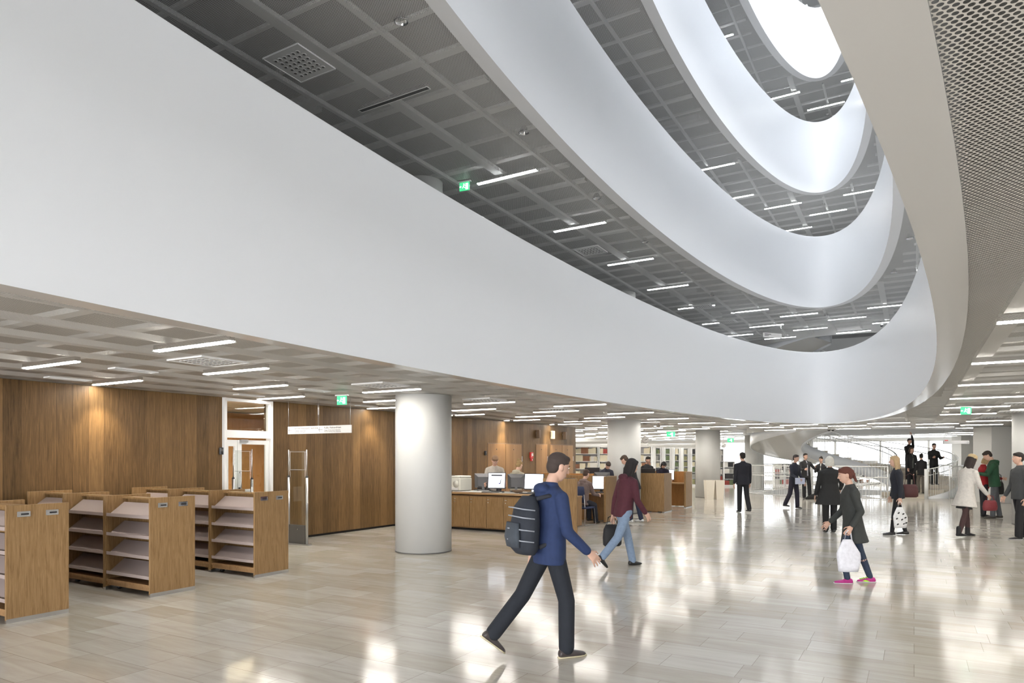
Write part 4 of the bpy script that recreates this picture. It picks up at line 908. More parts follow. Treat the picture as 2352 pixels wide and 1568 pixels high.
def flight(parent, a0, a1, word, rails=True, steps=True):
    mb = MB(); ribbon(mb, SR_I-.05, a0, a1, -.52, .05, .05); mb.build('inner_stringer', M['ring'], parent)
    mb = MB(); ribbon(mb, SR_O, a0, a1, -.46, .06, .05); mb.build('outer_stringer', M['ring'], parent)
    mb = MB(); n = int((a1-a0)/4); vs = []; fs = []
    for i in range(n+1):
        a = a0+(a1-a0)*i/n; z = helix_z(a)-.44; vs += [loc3(SR_I, a, z), loc3(SR_O, a, z)]
        if i: fs.append((2*i-2, 2*i-1, 2*i+1, 2*i))
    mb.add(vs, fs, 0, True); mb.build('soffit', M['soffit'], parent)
    ns = int(round((a1-a0)/15.0))
    if steps:
        for k in range(ns):
            b0 = a0+(a1-a0)*k/ns; b1 = a0+(a1-a0)*(k+1)/ns; zt = helix_z(b1); zb = helix_z(b0)-.12; mb = MB(); m = 4
            top = [loc3(SR_I, b0+(b1-b0)*i/m, zt) for i in range(m+1)]+[loc3(SR_O, b0+(b1-b0)*i/m, zt) for i in range(m, -1, -1)]
            bot = [Vector((p.x, p.y, zb+ZO[0])) for p in top]; N_ = len(top)
            mb.add(top+bot, [tuple(range(N_)), tuple(range(2*N_-1, N_-1, -1))]+[(i,N_+i,N_+(i+1)%N_,(i+1)%N_) for i in range(N_)]); fixn(mb.build('step', M['stone'], parent))
    if rails:
        for r_, nm in ((SR_I-.025, 'inner'), (SR_O+.025, 'outer')):
            n = int((a1-a0)*math.pi/180*r_/.135)
            mb = MB()
            for i in range(n+1):
                a = a0+(a1-a0)*i/n; z = helix_z(a); mb.cyl(loc3(r_, a, z+.02), loc3(r_, a, z+1.14), .0085, n=5, cap=False)
            o = mb.build(nm+'_balusters', M['rail'], parent)
            mb = MB(); pts = [loc3(r_, a0+(a1-a0)*i/60, helix_z(a0+(a1-a0)*i/60)+1.15) for i in range(61)]
            vs = []; fs = []
            for i, p in enumerate(pts):
                a = a0+(a1-a0)*i/60; q = loc3(1, a, 0); q.z = 0; vs += [p-q*.03, p-q*.03+Vector((0,0,.03)), p+q*.03+Vector((0,0,.03)), p+q*.03]
                if i: 
                    b = 4*i; c = b-4
                    for k in range(4): fs.append((c+k, c+(k+1)%4, b+(k+1)%4, b+k))
            mb.add(vs, fs, 0, True); mb.build(nm+'_top_rail', M['rail'], parent)
            rr = r_+(.07 if nm == 'inner' else -.07)
            mb = MB(); mb.tube([loc3(rr, a0+(a1-a0)*i/60, helix_z(a0+(a1-a0)*i/60)+.90) for i in range(61)], .019, 8); mb.build(nm+'_handrail', M['steel'], parent)
flight(st, S_A0, S_A0+360, 'up')
ZO[0] = ST
flight(st, S_A0, S_A0+300, 'upper', steps=False)
ZO[0] = -ST*1.03
flight(st, S_A0+150, S_A0+335, 'down'); ZO[0] = 0.0
# newel at the foot of the stair
p = sp(SR_O+.17, S_A0-1.5); mb = MB(); mb.cyl((0,0,0), (0,0,1.2), .07, n=20); tag(mb.build('newel_post', M['rail'], None, (p.x, p.y, 0)), 'round white newel post at the foot of the spiral stair', 'post')
# guard railing around the floor opening
def guard(a0, a1, z0, label, r_=STAIR_HOLE+.10, h=1.30):
    e = empty('guard_railing', (SC.x, SC.y, z0), 0, label, 'railing'); 
    L3 = lambda a, z: loc3(r_, a, z)
    mb = MB(); n = int(abs(a1-a0)*math.pi/180*r_/.115)
    for i in range(n+1): a = a0+(a1-a0)*i/n; mb.cyl(L3(a, .02), L3(a, h-.02), .0095, n=5, cap=False)
    mb.build('balusters', M['rail'], e)
    for nm, z, rr in (('top_rail', h, .022), ('bottom_rail', .04, .016)):
        mb = MB(); mb.tube([L3(a0+(a1-a0)*i/50, z) for i in range(51)], rr, 8); mb.build(nm, M['rail'], e)
    mb = MB(); mb.tube([loc3(r_+.06, a0+(a1-a0)*i/50, .86) for i in range(51)], .02, 8); mb.build('handrail', M['rail'], e)
    for i in range(5): a = a0+(a1-a0)*i/4; MB().cyl(L3(a, 0), L3(a, h), .022, n=10).build('post', M['rail'], e)
guard(-62, 75, 0, 'white baluster railing right of the spiral stair foot'); guard(100, 262, 0, 'white baluster railing around the stair opening where two people lean')
guard(-60, 262, 4.0, 'white railing around the stair opening on the first gallery')
# security cameras near the stair opening and others
def camera_dome(px, py, z, label):
    q = G(px, py, z) if z else None; e = empty('security_camera', (q.x, q.y, z), 0, label, 'security camera', 'security cameras')
    mb = MB(); mb.cyl((0,0,0), (0,0,-.04), .06, n=18); mb.build('mount', M['white'], e); mb = MB(); mb.ball((0,0,-.05), .055, 16); mb.build('dome', M['dark'], e)
camera_dome(1904, 984, CEIL, 'black dome camera under the ceiling before the stair, left of the pair'); camera_dome(1913, 984, CEIL, 'black dome camera under the ceiling before the stair, right of the pair')
camera_dome(2025, 744, CEIL+ST, 'dark dome camera in the first gallery ceiling above the guard wall')
q = UV((1774-1176)/FPX*25.5, 25.5, CEIL+ST-.42)
e = empty('hanging_sign', q, R(YAW+20), 'small white sign hanging in the first gallery above the guard wall', 'sign'); mb = MB(); mb.rbox((0,0,0), (.86,.03,.16), .003); mb.build('board', M['sign'], e)
mb = MB()
for x in (-.4,.4): mb.cyl((x,0,.07), (x,0,.42), .004, n=6)
mb.build('suspension_rod', M['steel'], e); mb = MB(); mb.box((-.22,-.017,.035), (.3,.002,.02)); mb.box((-.27,-.017,0), (.2,.002,.012)); mb.box((-.27,-.017,-.03), (.2,.002,.012)); mb.build('printed_lines', M['ink'], e)
# ------------------------------------------------------------------ people
SKIN = mat('skin', (.58,.36,.27), .55, noise=.06, nscale=20); M['skin_d'] = mat('skin_shaded_red', (.50,.28,.20), .55)
CM = {}
def cloth(c, rough=.85):
    if c not in CM: CM[c] = mat('fabric_%d' % len(CM), c, rough, noise=.18, nscale=26)
    return CM[c]
LIP = mat('lips', (.36,.13,.11), .5)
def remesh(o, vox, sm=3):
    m = o.modifiers.new('remesh', 'REMESH'); m.mode = 'VOXEL'; m.voxel_size = vox; m.use_smooth_shade = True
    s = o.modifiers.new('smooth', 'SMOOTH'); s.factor = .6; s.iterations = sm; return o
def person(label, at, face, H=1.74, vox=.011, lean=0, head=(0,0), legs=((0,0),(0,0)), arms=((5,5,10),(5,5,10)), top='jacket', topc=(.02,.02,.03), botc=(.02,.02,.025), shoec=(.015,.015,.015),
           bottom='trousers', hair='short', hairc=(.03,.02,.015), hood=False, shirt=None, width=1.0, skin=None, seat=None, solec=None, shoe='shoe', z0=0.0, sleeve=1.0, collar=True, twist=0, flare=1.0, toe=(0,0)):
    """standing, walking or seated figure; local +y is where it faces. legs: (hip pitch, knee bend), left then right; arms: (shoulder pitch, outward, elbow bend)
    face: 0 = back to the camera, 90 = facing right, 180 = facing the camera"""
    k = H/1.75; sk = skin or SKIN
    root = empty('person', (at[0], at[1], z0), R(YAW-face), label, 'person', 'people in the library lobby')
    X = Vector((1,0,0)); P = Vector((0,0,.93*k))
    def rx(a): return Matrix.Rotation(R(a), 3, 'X')
    # legs
    lj = []
    for i, (hp, kn) in enumerate(legs):
        s_ = -1 if i == 0 else 1; hip = P+Vector((s_*.088*k, 0, -.03*k)); th = rx(hp) @ Vector((0,0,-.43*k)); knee = hip+th
        sh = rx(hp-kn) @ Vector((0,0,-.415*k)); ank = knee+sh; lj.append([hip, knee, ank, hp-kn])
    low = min(j[2].z for j in lj)-.075*k
    dz = (seat-P.z+.10) if seat else -low
    P = P+Vector((0,0,dz))
    for j in lj:
        for q in range(3): j[q] = j[q]+Vector((0,0,dz))
    # spine, leaning forward about the pelvis
    LM = Matrix.Rotation(R(-lean), 3, 'X') @ Matrix.Rotation(R(twist), 3, 'Z')
    def T(x, y, z): return P + LM @ Vector((x*k, y*k, z*k))
    neck0 = T(0,-.005,.53); HM = LM @ Matrix.Rotation(R(head[1]), 3, 'Z') @ Matrix.Rotation(R(-head[0]), 3, 'X')
    neck1 = neck0 + (LM @ Matrix.Rotation(R(-head[0]*.5), 3, 'X')) @ Vector((0,.012*k,.085*k)); hc = neck1 + HM @ Vector((0,.022*k,.095*k))
    def hv(x, y, z): return hc + HM @ Vector((x*k, y*k, z*k))
    aj = []
    for i, (sp_, out, el) in enumerate(arms):
        s_ = -1 if i == 0 else 1; sh = T(s_*.172*width,-.0,.437)
        A = LM @ Matrix.Rotation(R(-out*s_), 3, 'Y') @ rx(sp_); e_ = sh + A @ Vector((0,0,-.285*k)); B = A @ rx(el) ; w_ = e_ + B @ Vector((0,0,-.25*k)); aj.append((sh, e_, w_, B, s_))
    # one continuous body
    b = MB(); wd = .92*width
    ax = LM @ X
    def ring(c, a, d): return (c, ax*(a*k), (LM @ Vector((0,1,0)))*(d*k))
    b.loft([ring(T(0,0,-.09),.11,.08), ring(T(0,0,-.03),.155*wd,.105), ring(T(0,0,.06),.15*wd,.10), ring(T(0,.005,.18),.13*wd,.092), ring(T(0,.01,.32),.152*wd,.105), ring(T(0,.0,.42),.165*wd,.10), ring(T(0,-.005,.48),.13*wd,.075), ring(T(0,-.005,.53),.06,.055)], 20)
    b.capsule(neck0, neck1, .056*k, .050*k, 14)
    # head with jaw, nose, ears
    hx, hy = HM @ X, HM @ Vector((0,1,0))
    b.loft([(hv(0,.035,-.118), hx*(.022*k), hy*(.022*k)), (hv(0,.028,-.105), hx*(.040*k), hy*(.040*k)), (hv(0,.018,-.07), hx*(.057*k), hy*(.068*k)), (hv(0,.005,-.02), hx*(.069*k), hy*(.088*k)), (hv(0,-.002,.03), hx*(.074*k), hy*(.096*k)), (hv(0,-.006,.075), hx*(.065*k), hy*(.084*k)), (hv(0,-.008,.105), hx*(.04*k), hy*(.052*k)), (hv(0,-.008,.116), hx*(.012*k), hy*(.016*k))], 18)
    b.capsule(hv(0,.090,.012), hv(0,.108,-.028), .008*k, .013*k, 8); b.ball(hv(0,.085,-.068), (.022*k,.012*k,.012*k), 8)
    for s_ in (-1, 1): b.ball(hv(s_*.075,-.004,-.008), (.010*k,.018*k,.030*k), 8)
    for hip, knee, ank, _ in lj:
        b.capsule(hip, knee, .078*k, .052*k, 14); b.capsule(knee, knee+(ank-knee)*.35, .050*k, .054*k, 12); b.capsule(knee+(ank-knee)*.3, ank, .054*k, .036*k, 12)
    for sh, e_, w_, B, s_ in aj:
        b.capsule(T(s_*.03,-.01,.475), sh, .045*k, .046*k, 12); b.capsule(sh, e_, .048*k, .038*k, 12); b.capsule(e_, w_, .038*k, .025*k, 12)
        def q(x, y, z): return w_ + B @ Vector((x*k, y*k, z*k))
        b.loft([(q(0,0,.0), (B@Vector((.014*k,0,0))), (B@Vector((0,.026*k,0)))), (q(0,.0,-.03), (B@Vector((.014*k,0,0))), (B@Vector((0,.035*k,0)))), (q(0,.0,-.085), (B@Vector((.013*k,0,0))), (B@Vector((0,.042*k,0))))], 12)
        for f_, (yy, ln) in enumerate(((.034,.072),(.012,.082),(-.012,.076),(-.034,.060))):
            a0 = q(0, yy, -.082); a1 = q(-s_*.012, yy*1.15, -.082-ln*.55); a2 = q(-s_*.034, yy*1.15, -.082-ln)
            b.capsule(a0, a1, .0088*k, .0085*k, 7); b.capsule(a1, a2, .0085*k, .0075*k, 7)
        b.capsule(q(0,.030,-.03), q(-s_*.02,.062,-.065), .0115*k, .010*k, 7); b.capsule(q(-s_*.02,.062,-.065), q(-s_*.032,.066,-.095), .0095*k, .008*k, 7)
    body = remesh(b.build('body', sk, root), min(vox, .0085), 1)
    # eyes, brows, lips
    e_ = MB()
    for s_ in (-1, 1):
        e_.ball(hv(s_*.030,.086,.010), (.0115*k,.006*k,.0055*k), 8, mi=0); e_.ball(hv(s_*.030,.0915,.010), (.0048*k,.003*k,.0048*k), 8, mi=1); e_.capsule(hv(s_*.018,.094,.030), hv(s_*.044,.086,.029), .0032*k, .0026*k, 6, mi=2)
    e_.build('eyes', [M['paper'], M['ink'], cloth(hairc)], root)
    e_ = MB(); e_.capsule(hv(-.019,.086,-.056), hv(.019,.086,-.056), .0052*k, .0052*k, 7); e_.build('mouth', LIP, root)
    # hair
    h = MB()
    if hair != 'none':
        c = [(hv(0,-.012,.045), (.081,.100,.082))]
        for cc, (x_, y_, z_) in c: h.ball(cc, (x_*k, y_*k, z_*k), 20, M=HM)
        h.ball(hv(0,-.045,-.005), (.073*k,.064*k,.075*k), 16, M=HM); h.ball(hv(0,.045,.082), (.062*k,.046*k,.030*k), 12, M=HM)
        if hair in ('bob', 'long'):
            lo = -.12 if hair == 'bob' else -.24
            for s_ in (-1, 1): h.capsule(hv(s_*.068,.0,.03), hv(s_*.078,-.015,lo+.02), .034*k, .026*k, 10)
            h.loft([(hv(0,-.05,.05), hx*(.085*k), hy*(.06*k)), (hv(0,-.06,-.05), hx*(.092*k), hy*(.052*k)), (hv(0,-.06,lo), hx*(.085*k), hy*(.035*k))], 14)
        if hair == 'bun': h.ball(hv(0,-.075,.115), .040*k, 14)
        if hair == 'tail': h.capsule(hv(0,-.10,.04), hv(0,-.13,-.12), .03*k, .018*k, 10)
        o = remesh(h.build('hair', cloth(hairc, .6), root), .009, 2)
    if hair == 'none' or shirt == 'hat': pass
    # top garment
    g = MB(); long_ = {'jacket': -.13, 'coat': -.46, 'shortcoat': -.30, 'tee': -.06}[top]; bulk = {'jacket': 1.16, 'coat': 1.22, 'shortcoat': 1.20, 'tee': 1.07}[top]; wb = wd*bulk
    hemd = {'jacket': 1.0, 'coat': 1.28, 'shortcoat': 1.18, 'tee': 1.0}[top]*flare
    if seat: long_ = max(long_, -.12)
    if long_ < -.2:
        g.loft([ring(T(0,0,long_),.185*wb*hemd,.135*bulk*hemd), ring(T(0,0,long_*.5),.175*wb*(1+hemd)/2,.12*bulk*(1+hemd)/2), ring(T(0,0,.02),.158*wb,.112*bulk), ring(T(0,.005,.18),.14*wb,.102*bulk), ring(T(0,.01,.32),.158*wb,.114*bulk), ring(T(0,.0,.42),.172*wb,.108*bulk), ring(T(0,-.005,.49),.132*wb,.082*bulk), ring(T(0,-.008,.545),.068,.064)], 24)
    else:
        g.loft([ring(T(0,0,long_),.158*wb,.115*bulk), ring(T(0,0,.02),.158*wb,.112*bulk), ring(T(0,.005,.18),.14*wb,.102*bulk), ring(T(0,.01,.32),.158*wb,.114*bulk), ring(T(0,.0,.42),.172*wb,.108*bulk), ring(T(0,-.005,.49),.132*wb,.082*bulk), ring(T(0,-.008,.545),.066,.062)], 24)
    for sh, e2, w_, B, s_ in aj:
        g.capsule(T(s_*.03,-.01,.485), sh+LM@Vector((-s_*.012*k,0,.012*k)), .062*k, .054*k, 14)
        r1 = .060*k*(1.04 if top != 'tee' else .92); g.capsule(sh, e2, r1, r1*.82, 14)
        if sleeve > .6: g.capsule(e2, e2+(w_-e2)*.93, r1*.82, r1*.66, 14)
    if collar and top != 'tee': g.loft([(T(0,-.012,.51), ax*(.085*k), (LM@Vector((0,1,0)))*(.078*k)), (T(0,-.012,.568), ax*(.064*k), (LM@Vector((0,1,0)))*(.064*k))], 16)
    if hood: g.ball(T(0,-.095,.505), (.105*k,.06*k,.055*k), 14); g.ball(T(0,-.10,.45), (.075*k,.045*k,.06*k), 12)
    remesh(g.build({'jacket':'jacket','coat':'coat','shortcoat':'coat','tee':'top'}[top], cloth(topc), root), vox, 3)
    if shirt and shirt != 'hat':
        s1 = MB(); s1.loft([ring(T(0,.068,-.06),.055,.075), ring(T(0,.06,.15),.05,.072), ring(T(0,.07,.32),.052,.076), ring(T(0,.055,.44),.045,.065), ring(T(0,.02,.54),.035,.05)], 14); s1.build('shirt', cloth(shirt), root)
    # trousers, skirt or tights
    t = MB(); fl = 1.0
    if bottom in ('trousers', 'jeans', 'slim'):
        kn_r, an_r = {'trousers': (.072,.068), 'jeans': (.068,.060), 'slim': (.058,.044)}[bottom]
        t.loft([ring(T(0,0,-.11),.12,.09), ring(T(0,0,-.03),.163*wd,.115), ring(T(0,0,.07),.155*wd,.108)], 20)
        for hip, knee, ank, _ in lj:
            t.capsule(hip, knee, .088*k, kn_r*k, 16); t.capsule(knee, knee+(ank-knee)*.45, kn_r*k, (kn_r*.55+an_r*.45)*k, 16); t.capsule(knee+(ank-knee)*.45, knee+(ank-knee)*.97, (kn_r*.5+an_r*.5)*k, an_r*k, 16)
        remesh(t.build('trousers', cloth(botc), root), vox, 2)
    else:
        t.loft([ring(T(0,0,-.34),.175*wd,.13), ring(T(0,0,-.2),.175*wd,.13), ring(T(0,0,.0),.155*wd,.11)], 20); t.build('skirt', cloth((.012,.012,.014)), root)
        t = MB()
        for hip, knee, ank, _ in lj:
            t.capsule(hip, knee, .082*k, .055*k, 16); t.capsule(knee, knee+(ank-knee)*.35, .053*k, .057*k, 14); t.capsule(knee+(ank-knee)*.3, ank, .057*k, .039*k, 14)
        remesh(t.build('tights', cloth(botc), root), vox, 2)
    # shoes
    for i, (hip, knee, ank, pitch) in enumerate(lj):
        F = rx(toe[i] if toe[i] else (0 if (ank.z < .13*k or seat) else min(0, pitch*.9))) @ Matrix.Identity(3); c = ank
        def s3(x, y, z): return c + F @ Vector((x*k, y*k, z*k))
        fx, fz = F @ X, F @ Vector((0,0,1))
        sh_ = MB(); top_h = .10 if shoe == 'boot' else .05
        prof = [(-.075,.020,.012,-.045),(-.065,.034,.034,-.035),(-.03,.038,.042,-.030),(.02,.037,.040,-.034),(.07,.043,.030,-.044),(.12,.044,.024,-.050),(.16,.036,.019,-.055),(.185,.018,.012,-.060)]
        sh_.loft([(s3(0,y,z), fx*(a*k), fz*(h_*k)) for y, a, h_, z in prof], 14)
        if shoe == 'boot': sh_.capsule(s3(0,-.022,-.02), s3(0,-.018,top_h), .045*k, .047*k, 14)
        remesh(sh_.build('shoe', cloth(shoec, .45), root), .009, 1)
        if solec:
            so = MB(); so.loft([(s3(0,y,-.068), fx*(a*k*1.03), Vector((0,0,0))+fz*(.0075*k)) for y, a in ((-.078,.022),(-.05,.036),(.02,.037),(.09,.046),(.15,.042),(.19,.018))], 10); so.build('sole', cloth(solec), root)
    root['_wr'] = 0; del root['_wr']
    W4 = Matrix.Translation(root.location) @ Matrix.Rotation(R(YAW-face), 4, 'Z')
    return dict(root=root, T=lambda x, y, z: W4 @ T(x, y, z), hand=[W4 @ (a[2] + a[3] @ Vector((0,0,-.10*k))) for a in aj], head=W4 @ hc, M=W4.to_3x3() @ LM, lj=lj, W=W4, k=k, hv=hv, HM=HM)
def hat(p, col, brim=.11):
    h = MB(); hv = p['hv']; HM = p['HM']; k = p['k']; hx, hy = HM @ Vector((1,0,0)), HM @ Vector((0,1,0))
    h.loft([(hv(0,-.005,.045), hx*(brim*k), hy*(brim*k*1.08)), (hv(0,-.005,.056), hx*(brim*k), hy*(brim*k*1.08)), (hv(0,-.005,.06), hx*(.088*k), hy*(.105*k)), (hv(0,-.005,.12), hx*(.08*k), hy*(.095*k)), (hv(0,-.005,.14), hx*(.05*k), hy*(.06*k))], 20); h.build('hat', cloth(col), p['root'])
def bag(name, label, c, size, col, rz=0, strap=None, group=None, cat='bag', tilt=0):
    e = empty(name, c, rz, label, cat); w_, d_, h_ = size
    mb = MB(); mb.loft([((0,0,-h_/2), (w_*.40,0,0), (0,d_*.38,0)), ((0,0,-h_*.42), (w_*.5,0,0), (0,d_*.5,0)), ((0,0,-h_*.1), (w_*.52,0,0), (0,d_*.55,0)), ((0,0,h_*.3), (w_*.47,0,0), (0,d_*.42,0)), ((0,0,h_/2), (w_*.36,0,0), (0,d_*.2,0))], 18); o = mb.build('bag_body', cloth(col, .7), e)
    mb = MB(); mb.tube([(-w_*.3,0,h_*.42), (-w_*.22,0,h_*.5+(strap or .15)*.8), (0,0,h_*.5+(strap or .15)), (w_*.22,0,h_*.5+(strap or .15)*.8), (w_*.3,0,h_*.42)], .008, 6); mb.build('handle', cloth(col, .7), e)
    return e
# walkers and visitors on the main floor
g = lambda px, py: G(px, py)
P = g(1262, 1507)
p1 = person('person striding right in a bright blue jacket and dark jeans, wearing a dark backpack', (P.x, P.y), 66, 1.73, .009, lean=2, head=(14,0), legs=((-30,12),(16,16)), arms=((-14,10,22),(8,10,40)), topc=(.015,.030,.092), botc=(.012,.015,.022), shoec=(.05,.04,.04), bottom='trousers', hairc=(.05,.035,.03), hood=True, width=1.1, solec=(.62,.55,.38))
e = empty('backpack', p1['T'](0,-.23,.20), 0, 'dark backpack with grey straps on the back of the blue jacket', 'backpack'); e.rotation_euler = p1['M'].to_euler()
mb = MB(); mb.loft([((0,0,-.24), (.13,0,0), (0,.07,0)), ((0,-.01,-.19), (.16,0,0), (0,.11,0)), ((0,-.01,.0), (.165,0,0), (0,.115,0)), ((0,0,.15), (.15,0,0), (0,.095,0)), ((0,.02,.24), (.09,0,0), (0,.05,0))], 22); mb.build('main_compartment', cloth((.02,.024,.034)), e)
mb = MB(); mb.loft([((0,-.11,-.18), (.11,0,0), (0,.04,0)), ((0,-.125,-.10), (.125,0,0), (0,.045,0)), ((0,-.12,.02), (.11,0,0), (0,.035,0))], 16); mb.build('front_pocket', cloth((.05,.06,.075)), e)
mb = MB()
for z in (-.13,-.04,.06,.13): mb.tube([(-.165,.0,z), (-.14,-.10,z+.01), (0,-.165 if z < .03 else -.125,z+.015), (.14,-.10,z+.01), (.165,.0,z)], .006, 6)
mb.build('compression_strap', cloth((.30,.32,.36)), e)
mb = MB()
for s_ in (-1,1): mb.tube([(s_*.08,.05,.22), (s_*.125,.14,.25), (s_*.14,.30,.20), (s_*.13,.34,.06), (s_*.12,.28,-.10), (s_*.10,.08,-.18)], .018, 8)
mb.build('shoulder_strap', cloth((.02,.022,.03)), e)
P = g(1432, 1302)
p2 = person('person walking in a maroon jacket and pale blue jeans with a dark bag', (P.x, P.y), 62, 1.70, .010, lean=10, head=(8,0), legs=((20,6),(-24,22)), arms=((-6,8,12),(16,8,30)), topc=(.075,.016,.026), botc=(.20,.27,.38), shoec=(.02,.02,.02), bottom='jeans', hair='long', hairc=(.018,.014,.014), hood=True)
bag('handbag', 'black bag hanging at the side of the maroon jacket', p2['hand'][0]-Vector((0,0,.24)), (.30,.12,.34), (.012,.012,.014), R(40), .14)
P = g(1457, 1199)
person('person in a black coat and dark jeans with white sneakers, behind the maroon jacket', (P.x, P.y), -50, 1.78, .011, lean=18, head=(20,0), legs=((6,4),(-6,8)), arms=((20,8,40),(24,8,40)), top='jacket', topc=(.012,.012,.016), botc=(.015,.022,.05), shoec=(.70,.70,.70), bottom='jeans', hair='short', hairc=(.05,.03,.02), width=1.12)
P = g(1706, 1176)
person('person in a black suit walking away, seen from behind', (P.x, P.y), -8, 1.80, .011, legs=((4,4),(-10,12)), arms=((-4,6,8),(4,6,10)), topc=(.012,.012,.018), botc=(.010,.010,.012), width=1.22, hairc=(.015,.012,.01))
P = g(1823, 1167)
p5 = person('person in dark navy clothes walking with a sheaf of papers', (P.x, P.y), 150, 1.74, .011, lean=5, legs=((8,6),(-10,18)), arms=((10,12,20),(18,8,50)), topc=(.016,.018,.03), botc=(.016,.014,.026), hairc=(.04,.03,.03))
e = empty('paper_sheaf', p5['hand'][1]+Vector((0,0,-.03)), R(YAW+10), 'pale sheaf of papers held by the person in navy', 'papers'); mb = MB(); mb.rbox((0,0,0), (.34,.02,.20), .003); mb.build('sheets', cloth((.55,.58,.72)), e)
P = g(1851, 1144.5)
person('person in a black jacket over a grey shirt leaning back on the railing', (P.x, P.y), 172, 1.80, .012, lean=-4, legs=((12,6),(2,0)), arms=((14,34,20),(20,16,70)), topc=(.012,.012,.014), botc=(.010,.010,.012), shirt=(.36,.36,.42), hairc=(.02,.015,.012), width=1.08)
P = g(1886, 1145.5)
p7 = person('person in a dark cardigan and white top facing the leaning person', (P.x, P.y), 215, 1.66, .012, legs=((2,2),(0,2)), arms=((10,8,18),(30,10,110)), topc=(.014,.013,.015), botc=(.010,.010,.012), shirt=(.62,.60,.56), hair='bun', hairc=(.025,.018,.014), shoec=(.22,.09,.04), width=.92)
P = g(1864, 1146); o = MB().loft([((0,0,0), (.22,0,0), (0,.12,0)), ((0,0,.05), (.24,0,0), (0,.14,0)), ((.04,0,.14), (.16,0,0), (0,.10,0)), ((.10,0,.21), (.05,0,0), (0,.04,0))], 18).build('duffel_bag', cloth((.012,.012,.012)), None, (P.x, P.y, 0), R(YAW)); tag(o, 'black bag slumped on the floor between the two people at the railing', 'bag')
P = g(1906, 1222)
person('person with white bobbed hair in a long black coat, seen from behind', (P.x, P.y), 12, 1.68, .010, legs=((0,0),(2,2)), arms=((4,10,12),(12,14,50)), top='shortcoat', topc=(.014,.014,.014), botc=(.009,.009,.010), hair='bob', hairc=(.60,.58,.52), width=1.18, flare=1.15)
P = g(1959, 1338)
p9 = person('person rushing right with a bright pink and lime sneaker and a white plastic bag', (P.x, P.y), -80, 1.58, .010, lean=5, head=(6,0), legs=((24,34),(-17,3)), arms=((-12,12,50),(14,10,34)), top='shortcoat', topc=(.035,.038,.036), botc=(.028,.042,.075), shoec=(.42,.02,.20), bottom='slim', hair='tail', hairc=(.10,.03,.02), solec=(.75,.75,.75), width=.95)
for i in (0,):
    hip, knee, ank, _ = p9['lj'][1]; lc = MB()
    for q in range(4): lc.capsule(ank+Vector((-.030, .045+.024*q, -.002-.007*q)), ank+Vector((.030, .050+.024*q, -.002-.007*q)), .0055, .0055, 6)
    lc.add([ank+Vector(v) for v in ((-.047,.02,-.045),(-.047,.075,-.03),(-.049,.11,-.045),(-.049,.06,-.055))], [(0,1,2,3)]); lc.add([ank+Vector(v) for v in ((.047,.02,-.045),(.047,.075,-.03),(.049,.11,-.045),(.049,.06,-.055))], [(3,2,1,0)])
    lc.build('laces', cloth((.35,.75,.03)), p9['root'])
def plastic_bag(c, w_, h_, col, label, marks=False, rz=0, top=.16):
    e = empty('plastic_bag', c, rz, label, 'bag'); mb = MB(); rg = []
    for i in range(8):
        t = i/7; ww = w_*(.42+.10*math.sin(t*3.0))*(1-.55*max(0,t-.55)/.45); rg.append(((.01*math.sin(5*t),0,-h_+h_*t), (ww,0,0), (0,w_*.16*(1-.6*t)+.006,0)))
    mb.loft(rg, 20); o = mb.build('sack', cloth(col, .35), e)
    mb = MB(); mb.tube([(-.05,0,-.03), (-.03,0,top*.6), (0,0,top*.75), (.03,0,top*.6), (.05,0,-.03)], .008, 6); mb.build('handle', cloth(col, .35), e)
    if marks:
        mb = MB()
        for x, z in ((-.06,-.12),(.05,-.14),(-.10,-.24),(.02,-.26),(.10,-.22),(-.08,-.36),(.06,-.35),(.12,-.33)):
            for y in (-1, 1): mb.ball((x*.9, y*w_*.145, z), (.026,.018,.014), 8, M=Matrix.Rotation(R(-35), 3, 'Y'))
        mb.build('dark_spots', M['ink'], o)
    return e
plastic_bag(p9['hand'][0]+Vector((0,0,-.10)), .31, .42, (.74,.74,.80), 'plain white plastic bag swinging beside the rushing person', rz=R(YAW))
P = g(2062, 1228)
p10 = person('person with blond hair in a black jacket carrying a black-spotted white bag', (P.x, P.y), -72, 1.70, .010, lean=3, legs=((11,4),(-9,5)), arms=((-4,8,10),(2,10,14)), topc=(.012,.014,.022), botc=(.010,.010,.012), bottom='slim', hair='long', hairc=(.42,.30,.17), width=1.0)
plastic_bag(p10['hand'][0]+Vector((0,0,-.11)), .30, .44, (.78,.78,.78), 'white plastic bag with black spots in the blond person\'s hand', True, R(YAW))
bag('handbag', 'dark maroon shoulder bag on the blond person\'s back', p10['T'](.10,-.26,.03), (.34,.16,.28), (.06,.015,.015), R(YAW-10), .24)
P = g(2218, 1232)
p11 = person('person in a pale grey coat, fur hat and black ankle boots, bending forward', (P.x, P.y), 76, 1.74, .010, lean=8, head=(14,0), legs=((15,8),(-15,6)), arms=((14,8,14),(24,8,26)), top='shortcoat', topc=(.60,.57,.53), botc=(.055,.028,.028), bottom='tights', hair='long', hairc=(.03,.022,.02), shoe='boot', shoec=(.012,.012,.014), flare=1.1)
hat(p11, (.50,.38,.22), .09)
bag('handbag', 'dark red handbag held by the person in a pale coat', p11['hand'][1]-Vector((0,0,.16)), (.30,.12,.22), (.16,.02,.025), R(YAW), .10)
P = g(2284, 1190)
p12 = person('person in a forest green hooded jacket and grey jeans reading papers', (P.x, P.y), -60, 1.86, .010, lean=5, head=(26,0), legs=((4,2),(-7,2)), arms=((30,8,72),(30,8,72)), topc=(.010,.050,.022), botc=(.075,.08,.09), bottom='jeans', hairc=(.022,.014,.010), hood=True, width=1.22, shoec=(.03,.025,.02))
